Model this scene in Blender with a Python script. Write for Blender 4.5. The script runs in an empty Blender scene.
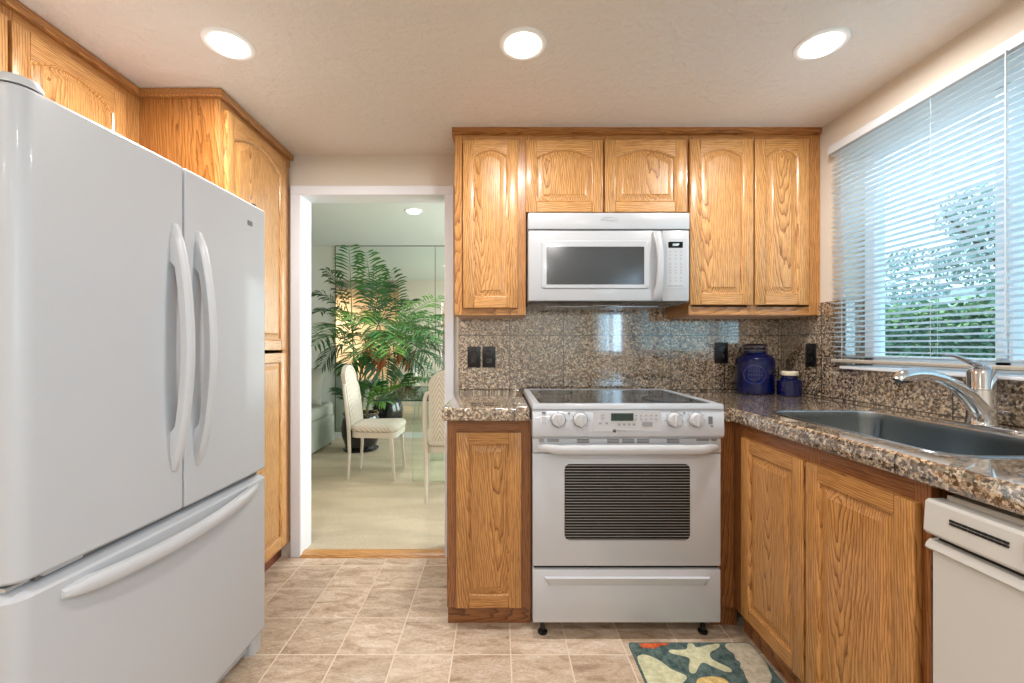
import bpy, bmesh, math, random
from mathutils import Vector, Matrix
random.seed(7)
S = bpy.context.scene
PI = math.pi

# ------------------------------------------------------------------ camera, world, exposure
F, HX, HY, CH = 430.0, 498.0, 345.5, 1.19          # focal length in px, vanishing point, eye height


def at(px, py, Y):                                  # a point of the photograph at distance Y
    return Vector(((px - HX) * Y / F, Y, CH - (py - HY) * Y / F))


def X_(px, Y): return (px - HX) * Y / F
def Z_(py, Y): return CH - (py - HY) * Y / F


cd = bpy.data.cameras.new('camera')
cam = bpy.data.objects.new('camera', cd)
S.collection.objects.link(cam)
cam.location = (0, 0, CH)
cam.rotation_euler = (PI / 2, 0, 0)
cd.sensor_width = 36
cd.lens = F / 1024 * 36
cd.shift_x = (512 - HX) / 1024
cd.shift_y = (HY - 341.5) / 1024
cd.clip_start = 0.02
S.camera = cam

w = bpy.data.worlds.new('world')
S.world = w
w.use_nodes = True
_bg = w.node_tree.nodes['Background']
_bg.inputs[0].default_value = (0.50, 0.78, 1.0, 1)
_bg.inputs[1].default_value = 3.2
vs = S.view_settings
vs.view_transform = 'Standard'
vs.look = 'None'
vs.gamma = 1
vs.exposure = 0.27
vs.use_curve_mapping = False


def area(name, loc, rot, sx, sy, power, col, shape='RECTANGLE'):
    d = bpy.data.lights.new(name, 'AREA')
    d.shape = shape
    d.size = sx
    if shape == 'RECTANGLE': d.size_y = sy
    d.energy = power
    d.color = col
    o = bpy.data.objects.new(name, d)
    o.location = loc
    o.rotation_euler = rot
    S.collection.objects.link(o)
    return o


CAN_POWER = 10.0
WARM = (1.0, 0.972, 0.945)
DAY = (0.62, 0.84, 1.0)
# daylight entering by the breakfast-nook glazing (right, behind the viewer) and by the dining-room window
area('daylight_nook', (1.80, -1.50, 1.58), (0, PI / 2, 0), 1.06, 1.5, 15, DAY)
area('hall_fill', (-4.05, 2.0, 2.28), (0, 0, 0), 0.3, 0.3, 45, (1.0, 0.9, 0.76))  # added light without a fitting, brightens the hall reflected in the mirror
area('daylight_dining', (2.08, 4.1, 1.25), (0, PI / 2, 0), 2.0, 2.0, 98, (0.98, 1.0, 0.97))


# ------------------------------------------------------------------ materials
def lin(c):
    c = c / 255.0
    return c / 12.92 if c <= 0.04045 else ((c + 0.055) / 1.055) ** 2.4


def C(r, g, b): return (lin(r), lin(g), lin(b), 1)


class NT:
    def __init__(self, name):
        self.m = bpy.data.materials.new(name)
        self.m.use_nodes = True
        self.t = self.m.node_tree
        self.b = self.t.nodes['Principled BSDF']

    def n(self, kind, **kw):
        nd = self.t.nodes.new('ShaderNode' + kind)
        for k, v in kw.items(): setattr(nd, k, v)
        return nd

    def l(self, a, b): self.t.links.new(a, b)

    def obj(self, scale=(1, 1, 1), rot=(0, 0, 0), rnd=0.0):
        tc = self.n('TexCoord')
        out = tc.outputs['Object']
        if rnd:
            oi = self.n('ObjectInfo')
            mu = self.n('Math', operation='MULTIPLY')
            mu.inputs[1].default_value = rnd
            self.l(oi.outputs['Random'], mu.inputs[0])
            cb = self.n('CombineXYZ')
            for i in range(3): self.l(mu.outputs[0], cb.inputs[i])
            ad = self.n('VectorMath', operation='ADD')
            self.l(out, ad.inputs[0]); self.l(cb.outputs[0], ad.inputs[1])
            out = ad.outputs[0]
        mp = self.n('Mapping')
        mp.inputs['Scale'].default_value = scale
        mp.inputs['Rotation'].default_value = rot
        self.l(out, mp.inputs['Vector'])
        return mp.outputs[0]

    def noise(self, vec, scale, detail=2, rough=0.5, dist=0.0):
        nd = self.n('TexNoise')
        nd.inputs['Scale'].default_value = scale
        nd.inputs['Detail'].default_value = detail
        nd.inputs['Roughness'].default_value = rough
        nd.inputs['Distortion'].default_value = dist
        self.l(vec, nd.inputs['Vector'])
        return nd

    def ramp(self, fac, stops, interp='LINEAR'):
        r = self.n('ValToRGB')
        r.color_ramp.interpolation = interp
        e = r.color_ramp.elements
        while len(e) < len(stops): e.new(0.5)
        for i, (p, c) in enumerate(stops):
            e[i].position = p
            e[i].color = c
        self.l(fac, r.inputs[0])
        return r.outputs[0]

    def mix(self, fac, a, b, blend='MIX'):
        m = self.n('Mix', data_type='RGBA', blend_type=blend)
        for s, v in ((m.inputs[0], fac), (m.inputs[6], a), (m.inputs[7], b)):
            if isinstance(v, (int, float)): s.default_value = v
            elif isinstance(v, tuple): s.default_value = v
            else: self.l(v, s)
        return m.outputs[2]

    def math(self, op, a, b=None, c=None):
        m = self.n('Math', operation=op)
        for i, v in enumerate((a, b, c)):
            if v is None: continue
            if isinstance(v, (int, float)): m.inputs[i].default_value = v
            else: self.l(v, m.inputs[i])
        return m.outputs[0]

    def bump(self, h, strength=0.3, dist=0.002):
        b = self.n('Bump')
        b.inputs['Strength'].default_value = strength
        b.inputs['Distance'].default_value = dist
        self.l(h, b.inputs['Height'])
        self.l(b.outputs[0], self.b.inputs['Normal'])

    def col(self, v):
        if isinstance(v, tuple): self.b.inputs['Base Color'].default_value = v
        else: self.l(v, self.b.inputs['Base Color'])

    def set(self, **kw):
        for k, v in kw.items():
            self.b.inputs[k.replace('_', ' ')].default_value = v
        return self


def simple(name, col, rough=0.4, metal=0.0, coat=0.0, bump=None, var=0.04):
    t = NT(name)
    v = t.obj()
    nz = t.noise(v, 9.0, 3)
    d = tuple(c * (1 - var) for c in col[:3]) + (1,)
    t.col(t.mix(nz.outputs[0], d, col))
    t.set(Roughness=rough, Metallic=metal)
    if coat: t.set(Coat_Weight=coat, Coat_Roughness=0.08)
    if bump:
        n2 = t.noise(v, bump[0], 3)
        t.bump(n2.outputs[0], bump[1], bump[2])
    return t.m


def oak(name, axis, light, mid, dark, rnd=3.0):
    """golden oak with cathedral grain running along the given axis"""
    t = NT(name)
    rot = {'z': (0.07, 0.03, 0), 'x': (0, 0.02, 0.06), 'y': (0.05, 0, 0.05)}[axis]
    tc = t.n('TexCoord')
    oi = t.n('ObjectInfo')
    # shift the heart of the tree sideways for every board
    r1 = t.math('MULTIPLY_ADD', oi.outputs['Random'], 0.16, -0.08)
    r2 = t.math('MULTIPLY', oi.outputs['Random'], 17.0)
    cb = t.n('CombineXYZ')
    k = {'z': (r1, 0.045, r2), 'x': (r2, 0.045, r1), 'y': (0.045, r2, r1)}[axis]
    for i, v in enumerate(k):
        if isinstance(v, float): cb.inputs[i].default_value = v
        else: t.l(v, cb.inputs[i])
    ad = t.n('VectorMath', operation='ADD')
    mp0 = t.n('Mapping')
    mp0.inputs['Rotation'].default_value = rot
    t.l(tc.outputs['Object'], mp0.inputs[0])
    t.l(mp0.outputs[0], ad.inputs[0]); t.l(cb.outputs[0], ad.inputs[1])
    base = ad.outputs[0]
    lo = {'z': (1, 1, 0.16), 'x': (0.16, 1, 1), 'y': (1, 0.16, 1)}[axis]
    mpn = t.n('Mapping'); mpn.inputs['Scale'].default_value = lo
    t.l(base, mpn.inputs[0])
    nz = t.noise(mpn.outputs[0], 9.0, 3, 0.55)
    sc = t.n('VectorMath', operation='SCALE'); sc.inputs['Scale'].default_value = 0.055
    t.l(nz.outputs['Color'], sc.inputs[0])
    ad2 = t.n('VectorMath', operation='ADD')
    t.l(base, ad2.inputs[0]); t.l(sc.outputs[0], ad2.inputs[1])
    wv = t.n('TexWave', wave_type='RINGS', rings_direction=axis.upper(), wave_profile='SAW')
    wv.inputs['Scale'].default_value = 44.0
    wv.inputs['Distortion'].default_value = 1.1
    wv.inputs['Detail'].default_value = 2
    t.l(ad2.outputs[0], wv.inputs['Vector'])
    ring = t.ramp(wv.outputs['Fac'], [(0.0, light), (0.35, light), (0.78, mid), (0.93, dark), (1.0, mid)])
    fi = {'z': (210, 210, 5), 'x': (5, 210, 210), 'y': (210, 5, 210)}[axis]
    mpf = t.n('Mapping'); mpf.inputs['Scale'].default_value = fi
    t.l(base, mpf.inputs[0])
    fine = t.noise(mpf.outputs[0], 1.0, 2, 0.6)
    pore = t.ramp(fine.outputs[0], [(0.40, (0.57, 0.49, 0.39, 1)), (0.54, (1, 1, 1, 1))])
    c = t.mix(0.62, ring, pore, 'MULTIPLY')
    big = t.noise(mpn.outputs[0], 5.0, 2)
    c = t.mix(0.35, c, t.ramp(big.outputs[0], [(0.3, (0.72, 0.66, 0.6, 1)), (0.7, (1.15, 1.12, 1.05, 1))]), 'MULTIPLY')
    t.col(c)
    t.set(Roughness=0.36, Coat_Weight=0.35, Coat_Roughness=0.18)
    t.bump(fine.outputs[0], 0.12, 0.001)
    return t.m


OL = (C(218, 166, 104), C(194, 138, 78), C(146, 94, 46))
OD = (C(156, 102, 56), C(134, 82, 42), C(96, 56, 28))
oak_v = oak('oak_upright_grain', 'z', *OL)
oak_h = oak('oak_level_grain', 'x', *OL)
oak_f = oak('oak_frame_upright', 'z', C(204, 148, 86), C(180, 122, 64), C(136, 84, 38))
oak_fh = oak('oak_frame_level', 'x', C(204, 148, 86), C(180, 122, 64), C(136, 84, 38))
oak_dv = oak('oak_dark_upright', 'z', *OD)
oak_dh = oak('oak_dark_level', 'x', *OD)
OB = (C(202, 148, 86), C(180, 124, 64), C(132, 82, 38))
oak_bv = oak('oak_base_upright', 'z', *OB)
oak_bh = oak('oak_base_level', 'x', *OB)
oak_side = oak('oak_side_panel', 'z', C(192, 130, 68), C(172, 112, 54), C(138, 84, 38))
oak_edge = oak('oak_edge_strip', 'x', C(188, 126, 64), C(166, 106, 50), C(122, 72, 32))
oak_edge_y = oak('oak_edge_strip_side', 'y', C(200, 142, 80), C(178, 118, 60), C(136, 84, 40))


def granite(name, seams, bright=1.0):
    """speckled polished granite tile; seams = [(axis, start, pitch), ...]"""
    t = NT(name)
    tc = t.n('TexCoord')
    v = tc.outputs['Object']
    nz = t.noise(v, 150, 3, 0.7)
    sc = t.n('VectorMath', operation='SCALE'); sc.inputs['Scale'].default_value = 0.017
    t.l(nz.outputs['Color'], sc.inputs[0])
    ad = t.n('VectorMath', operation='ADD')
    t.l(v, ad.inputs[0]); t.l(sc.outputs[0], ad.inputs[1])
    vo = t.n('TexVoronoi'); vo.inputs['Scale'].default_value = 140
    t.l(ad.outputs[0], vo.inputs['Vector'])
    sep = t.n('SeparateColor'); t.l(vo.outputs['Color'], sep.inputs[0])
    base = t.ramp(sep.outputs[0], [(0.0, C(18, 16, 15)), (0.20, C(66, 52, 42)), (0.32, C(132, 116, 100)),
                                   (0.48, C(196, 178, 154)), (0.66, C(146, 138, 130)), (0.80, C(226, 212, 190)),
                                   (0.95, C(132, 92, 58))], 'CONSTANT')
    vo2 = t.n('TexVoronoi'); vo2.inputs['Scale'].default_value = 62
    t.l(ad.outputs[0], vo2.inputs['Vector'])
    sep2 = t.n('SeparateColor'); t.l(vo2.outputs['Color'], sep2.inputs[0])
    big = t.ramp(sep2.outputs[1], [(0.0, C(60, 48, 40)), (0.12, C(172, 146, 116)), (0.55, C(196, 176, 148)), (0.8, C(150, 116, 80))], 'CONSTANT')
    c = t.mix(0.2, base, big)
    n4 = t.noise(v, 190, 2, 0.7)
    c = t.mix(0.85, c, t.ramp(n4.outputs[0], [(0.36, (0.16, 0.14, 0.13, 1)), (0.44, (1, 1, 1, 1)), (0.62, (1, 1, 1, 1)), (0.70, (1.35, 1.32, 1.28, 1))]), 'MULTIPLY')
    n3 = t.noise(v, 3.0, 3)
    c = t.mix(0.5, c, t.ramp(n3.outputs[0], [(0.35, (0.74, 0.70, 0.68, 1)), (0.65, (1.1, 1.06, 1.0, 1))]), 'MULTIPLY')
    if bright != 1.0: c = t.mix(1.0, c, (bright, bright, bright, 1), 'MULTIPLY')
    sx = t.n('SeparateXYZ'); t.l(v, sx.inputs[0])
    mask = None
    for ax, s0, pitch in seams:
        q = t.math('SUBTRACT', sx.outputs['XYZ'.index(ax)], s0)
        q = t.math('DIVIDE', q, pitch)
        q = t.math('FRACT', q)
        q = t.math('SUBTRACT', q, 0.5)
        q = t.math('ABSOLUTE', q)
        q = t.math('GREATER_THAN', q, 0.5 - 0.0024 / pitch)
        mask = q if mask is None else t.math('MAXIMUM', mask, q)
    if mask is not None: c = t.mix(mask, c, C(40, 34, 30))
    t.col(c)
    t.set(Roughness=0.10, Specular_IOR_Level=0.9, Coat_Weight=1.0, Coat_Roughness=0.04)
    t.b.inputs['Coat IOR'].default_value = 2.0
    return t.m


white_app = simple('white_enamel', C(195, 198, 204), 0.30, coat=0.5, bump=(420, 0.05, 0.0006), var=0.01)
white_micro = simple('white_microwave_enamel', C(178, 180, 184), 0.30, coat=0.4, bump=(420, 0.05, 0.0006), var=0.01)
white_plas = simple('white_plastic', C(200, 201, 204), 0.35, var=0.01)
white_frid = simple('white_textured_enamel', C(194, 196, 200), 0.42, coat=0.15, bump=(330, 0.10, 0.0008), var=0.01)
almond = simple('almond_enamel', C(202, 200, 195), 0.34, coat=0.3, var=0.015)
almond_dk = simple('almond_plastic', C(190, 182, 170), 0.4, var=0.02)
white_paint = simple('white_trim_paint', C(232, 234, 240), 0.4, var=0.015)
white_ring = simple('white_lamp_trim', C(246, 246, 244), 0.4, var=0.01)
black_glass = simple('black_glass', C(16, 16, 18), 0.14, coat=0.15, var=0.2)
grey_glass = simple('smoked_glass', C(60, 62, 64), 0.16, coat=0.4, var=0.15)
black_plas = simple('black_plastic', C(16, 16, 18), 0.3, var=0.2)
dark_gap = simple('dark_recess', C(30, 28, 27), 0.7, var=0.2)
grey_print = simple('grey_print', C(120, 122, 126), 0.5)
vent_grey = simple('vent_grey', C(128, 126, 124), 0.6, var=0.2)
chrome = simple('chrome', C(225, 228, 232), 0.07, metal=1.0, var=0.03)
steel = simple('brushed_steel', C(176, 182, 188), 0.24, metal=1.0, bump=(160, 0.05, 0.0005), var=0.08)
steel_dark = simple('steel_basin', C(158, 166, 170), 0.22, metal=1.0, var=0.10)
micro_under = simple('black_underside', C(40, 42, 46), 0.22, coat=0.5, var=0.2)  # plain dark finish under the microwave
cream_lid = simple('cream_lid', C(226, 214, 190), 0.45)
under_wood = simple('pale_cabinet_underside', C(206, 170, 142), 0.5, var=0.08)
red_base = simple('reddish_base_wood', C(120, 60, 36), 0.5, var=0.25)
burner_m = simple('burner_print', C(62, 62, 64), 0.22, bump=(300, 0.2, 0.001), var=0.5)
logo_grey = simple('logo_grey', C(150, 152, 156), 0.4)


def wallpaint(name, col, bscale=55, bstr=0.25, bdist=0.004, rough=0.85):
    t = NT(name)
    v = t.obj()
    n1 = t.noise(v, bscale, 4, 0.6)
    n2 = t.noise(v, 1.3, 2)
    d = tuple(c * 0.95 for c in col[:3]) + (1,)
    t.col(t.mix(n2.outputs[0], d, col))
    t.set(Roughness=rough)
    t.bump(n1.outputs[0], bstr, bdist)
    return t.m


wall_m = wallpaint('beige_wall_paint', C(222, 211, 196))
ceil_m = wallpaint('knockdown_ceiling', C(235, 227, 218), 30, 1.0, 0.012)
dwall_m = wallpaint('pale_green_wall_paint', C(214, 220, 212), 60, 0.15)
dceil_m = wallpaint('popcorn_ceiling', C(220, 226, 222), 120, 0.9, 0.012)
peach_m = wallpaint('peach_wall_paint', C(240, 214, 184), 60, 0.1)
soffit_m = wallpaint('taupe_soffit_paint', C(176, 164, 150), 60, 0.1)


def vinyl():
    t = NT('stone_look_vinyl_tile')
    tc = t.n('TexCoord')
    v = tc.outputs['Object']
    sx = t.n('SeparateXYZ'); t.l(v, sx.inputs[0])
    P = 0.2235
    cells, mask = [], None
    for ax, s0 in ((0, 0.049), (1, 1.655)):
        q = t.math('DIVIDE', t.math('SUBTRACT', sx.outputs[ax], s0), P)
        cells.append(t.math('FLOOR', q))
        a = t.math('ABSOLUTE', t.math('SUBTRACT', t.math('FRACT', q), 0.5))
        g = t.math('GREATER_THAN', a, 0.5 - 0.0026 / P)
        mask = g if mask is None else t.math('MAXIMUM', mask, g)
    cb = t.n('CombineXYZ'); t.l(cells[0], cb.inputs[0]); t.l(cells[1], cb.inputs[1])
    wn = t.n('TexWhiteNoise'); wn.noise_dimensions = '3D'; t.l(cb.outputs[0], wn.inputs['Vector'])
    off = t.n('VectorMath', operation='SCALE'); off.inputs['Scale'].default_value = 9.0
    t.l(wn.outputs['Color'], off.inputs[0])
    ad = t.n('VectorMath', operation='ADD'); t.l(v, ad.inputs[0]); t.l(off.outputs[0], ad.inputs[1])
    mp = t.n('Mapping'); mp.inputs['Scale'].default_value = (1.0, 2.6, 1); mp.inputs['Rotation'].default_value = (0, 0, 0.75)
    t.l(ad.outputs[0], mp.inputs[0])
    n1 = t.noise(mp.outputs[0], 7.0, 6, 0.62, 0.9)
    c = t.ramp(n1.outputs[0], [(0.28, C(168, 143, 120)), (0.45, C(209, 186, 163)), (0.58, C(225, 206, 185)), (0.72, C(234, 222, 209))])
    n2 = t.noise(mp.outputs[0], 16.0, 5, 0.7, 2.0)
    vein = t.ramp(n2.outputs[0], [(0.44, (1, 1, 1, 1)), (0.492, (0.66, 0.57, 0.48, 1)), (0.54, (1, 1, 1, 1))])
    c = t.mix(0.75, c, vein, 'MULTIPLY')
    tone = t.ramp(wn.outputs['Value'], [(0, (0.78, 0.76, 0.73, 1)), (1, (1.06, 1.05, 1.04, 1))])
    c = t.mix(1.0, c, tone, 'MULTIPLY')
    c = t.mix(mask, c, C(222, 206, 184))
    t.col(c)
    t.set(Roughness=0.42)
    t.bump(t.mix(mask, n1.outputs[0], (0.2, 0.2, 0.2, 1)), 0.15, 0.002)
    return t.m


vinyl_m = vinyl()


def carpet():
    t = NT('beige_cut_pile_carpet')
    v = t.obj()
    n1 = t.noise(v, 230, 3, 0.7)
    mpc = t.n('Mapping'); mpc.inputs['Scale'].default_value = (0.6, 2.6, 1)
    t.l(v, mpc.inputs[0])
    n2 = t.noise(mpc.outputs[0], 2.2, 2)
    c = t.ramp(n1.outputs[0], [(0.3, C(166, 148, 122)), (0.6, C(216, 202, 178))])
    c = t.mix(0.5, c, t.ramp(n2.outputs[0], [(0.40, (0.78, 0.75, 0.70, 1)), (0.60, (1.05, 1.03, 0.98, 1))]), 'MULTIPLY')
    t.col(c)
    t.set(Roughness=0.95)
    t.bump(n1.outputs[0], 0.7, 0.006)
    return t.m


carpet_m = carpet()


def clear_glass(name, tint=(0.93, 0.97, 0.96, 1), refl=0.08):
    t = NT(name)
    tr = t.n('BsdfTransparent'); tr.inputs[0].default_value = tint
    gl = t.n('BsdfGlossy'); gl.inputs['Roughness'].default_value = 0.02
    gl.inputs[0].default_value = (0.9, 1, 0.97, 1)
    lw = t.n('LayerWeight'); lw.inputs[0].default_value = 0.12
    v = t.obj()
    nz = t.noise(v, 4, 1)
    f = t.math('MULTIPLY_ADD', lw.outputs['Fresnel'], 0.8, refl * 0.2)
    f = t.math('MULTIPLY_ADD', nz.outputs[0], 0.01, f)
    mx = t.n('MixShader')
    t.l(f, mx.inputs[0]); t.l(tr.outputs[0], mx.inputs[1]); t.l(gl.outputs[0], mx.inputs[2])
    t.l(mx.outputs[0], t.t.nodes['Material Output'].inputs[0])
    return t.m


pane_m = clear_glass('window_glass')
table_glass = clear_glass('table_glass', (0.94, 0.98, 0.96, 1), 0.3)
edge_glass = simple('green_glass_edge', C(38, 74, 62), 0.15, coat=0.5, var=0.2)
edge_light = simple('pale_green_glass_edge', C(150, 190, 176), 0.2, coat=0.4)


def mirror():
    t = NT('mirror')
    v = t.obj()
    nz = t.noise(v, 2, 1)
    t.col(t.mix(nz.outputs[0], (0.89, 0.95, 0.92, 1), (0.91, 0.96, 0.93, 1)))
    t.set(Roughness=0.015, Metallic=1.0)
    return t.m


mirror_m = mirror()


def emit(name, col, strength):
    t = NT(name)
    v = t.obj()
    nz = t.noise(v, 5, 1)
    t.b.inputs['Base Color'].default_value = (0.9, 0.9, 0.9, 1)
    t.l(t.mix(nz.outputs[0], col, tuple(min(1, c * 1.02) for c in col[:3]) + (1,)), t.b.inputs['Emission Color'])
    t.b.inputs['Emission Strength'].default_value = strength
    return t.m


lens_m = emit('lit_lamp_lens', (1.0, 0.95, 0.86, 1), 6.0)
seg_m = emit('lit_digits', (0.7, 0.9, 1.0, 1), 0.7)
lcd_m = simple('green_lcd', C(34, 62, 60), 0.2, coat=0.5, var=0.3)


def cobalt():  # deep blue glass, nearly opaque
    t = NT('cobalt_blue_glass')
    v = t.obj()
    nz = t.noise(v, 14, 2)
    t.col(t.mix(nz.outputs[0], (0.0008, 0.002, 0.026, 1), (0.0014, 0.005, 0.06, 1)))
    t.set(Roughness=0.04)
    return t.m


cobalt_m = cobalt()
plate_m = simple('dark_switch_plastic', C(34, 34, 38), 0.2, coat=0.3, var=0.2)
cobalt_raised = simple('cobalt_raised_glass', C(50, 66, 150), 0.1, coat=1.0)
slat_m = simple('white_blind_slat', C(220, 232, 240), 0.4, var=0.01)
cord_m = simple('blind_cord', C(214, 220, 226), 0.7)
rail_m = simple('taupe_bottom_rail', C(176, 168, 156), 0.35, var=0.06)
vinyl_frame = simple('white_vinyl_frame', C(232, 236, 240), 0.4, var=0.01)
leaf_m = simple('palm_leaf', C(74, 136, 62), 0.45, var=0.6)
leaf_dk = simple('palm_leaf_dark', C(52, 100, 56), 0.45, var=0.5)
leaf_lt = simple('palm_leaf_light', C(108, 162, 66), 0.45, var=0.35)
stem_m = simple('palm_stem', C(132, 138, 82), 0.6, var=0.3)
dry_m = simple('dry_palm_sheath', C(186, 112, 70), 0.8, var=0.3)
pot_m = simple('black_glazed_pot', C(28, 26, 30), 0.16, coat=0.6, var=0.3)
soil_m = simple('potting_soil', C(50, 38, 30), 0.95, bump=(90, 0.8, 0.01))
chair_wood = simple('whitewashed_wood', C(208, 200, 188), 0.5, var=0.08)
sofa_m = simple('pale_grey_green_upholstery', C(176, 180, 166), 0.9, bump=(240, 0.4, 0.003), var=0.14)
pillow_m = simple('light_grey_cushion', C(192, 196, 186), 0.9, bump=(240, 0.4, 0.003), var=0.1)
hedge_m = simple('hedge_leaf', C(104, 142, 110), 0.6, var=0.6)
hedge_lt = simple('hedge_leaf_young', C(160, 188, 126), 0.6, var=0.3)
hedge_in = simple('hedge_inside', C(70, 100, 76), 0.9, var=0.5)
tree_leaf = simple('tree_leaf', C(124, 166, 140), 0.6, var=0.5)
tree_leaf2 = simple('grey_green_tree_leaf', C(168, 190, 184), 0.6, var=0.4)
bark_m = simple('bark', C(92, 76, 62), 0.9, bump=(30, 0.6, 0.02), var=0.3)
grass_m = simple('lawn', C(92, 128, 62), 0.95, bump=(60, 0.6, 0.02), var=0.4)
roof_m = simple('grey_shingle_roof', C(150, 154, 158), 0.9, bump=(12, 0.5, 0.03), var=0.15)
fascia_m = simple('white_fascia', C(236, 238, 240), 0.6)
house_m = simple('eave_shaded_wall', C(84, 94, 104), 0.8)  # wall colour darkened to stand in for the shadow under the eave


def chevron():
    t = NT('herringbone_cream_fabric')
    tc = t.n('TexCoord')
    sx = t.n('SeparateXYZ'); t.l(tc.outputs['Object'], sx.inputs[0])
    a = t.math('ABSOLUTE', t.math('SUBTRACT', t.math('FRACT', t.math('MULTIPLY', sx.outputs[0], 7.0)), 0.5))
    b = t.math('ADD', t.math('MULTIPLY', a, 0.24), t.math('ADD', sx.outputs[2], sx.outputs[1]))
    s = t.math('FRACT', t.math('MULTIPLY', b, 26.0))
    c = t.ramp(s, [(0.0, C(194, 185, 170)), (0.3, C(216, 208, 196)), (0.75, C(210, 202, 189)), (0.9, C(170, 159, 144))])
    t.col(c)
    t.set(Roughness=0.85)
    return t.m


chev_m = chevron()


def oven_stripes():
    t = NT('striped_oven_glass')
    tc = t.n('TexCoord')
    sx = t.n('SeparateXYZ'); t.l(tc.outputs['Object'], sx.inputs[0])
    s = t.math('FRACT', t.math('DIVIDE', sx.outputs[2], 0.0114))
    t.col(t.ramp(s, [(0.0, C(16, 16, 17)), (0.70, C(16, 16, 17)), (0.76, C(150, 150, 150)), (0.95, C(150, 150, 150)), (1.0, C(16, 16, 17))]))
    t.set(Roughness=0.22, Specular_IOR_Level=0.3)
    return t.m


oven_m = oven_stripes()


def rug_mat(name, a, b, sc=320):
    t = NT(name)
    v = t.obj()
    n = t.noise(v, sc, 2, 0.7)
    n2 = t.noise(v, 40, 2, 0.6)
    f = t.mix(0.5, n.outputs[0], n2.outputs[0])
    t.col(t.ramp(f, [(0.38, a), (0.62, b)]))
    t.set(Roughness=0.95)
    t.bump(n.outputs[0], 0.6, 0.003)
    return t.m


rug_bg = rug_mat('teal_rug_pile', C(44, 66, 68), C(104, 124, 118))
rug_star = rug_mat('sage_rug_pile', C(176, 176, 140), C(222, 220, 184))
rug_coral = rug_mat('sand_rug_pile', C(170, 156, 132), C(216, 204, 180))
rug_orange = rug_mat('orange_rug_pile', C(176, 66, 26), C(226, 110, 60))
rug_yellow = rug_mat('straw_rug_pile', C(176, 142, 78), C(232, 208, 140))
rug_back_ = simple('rug_edge_binding', C(70, 78, 76), 0.9)


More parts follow.
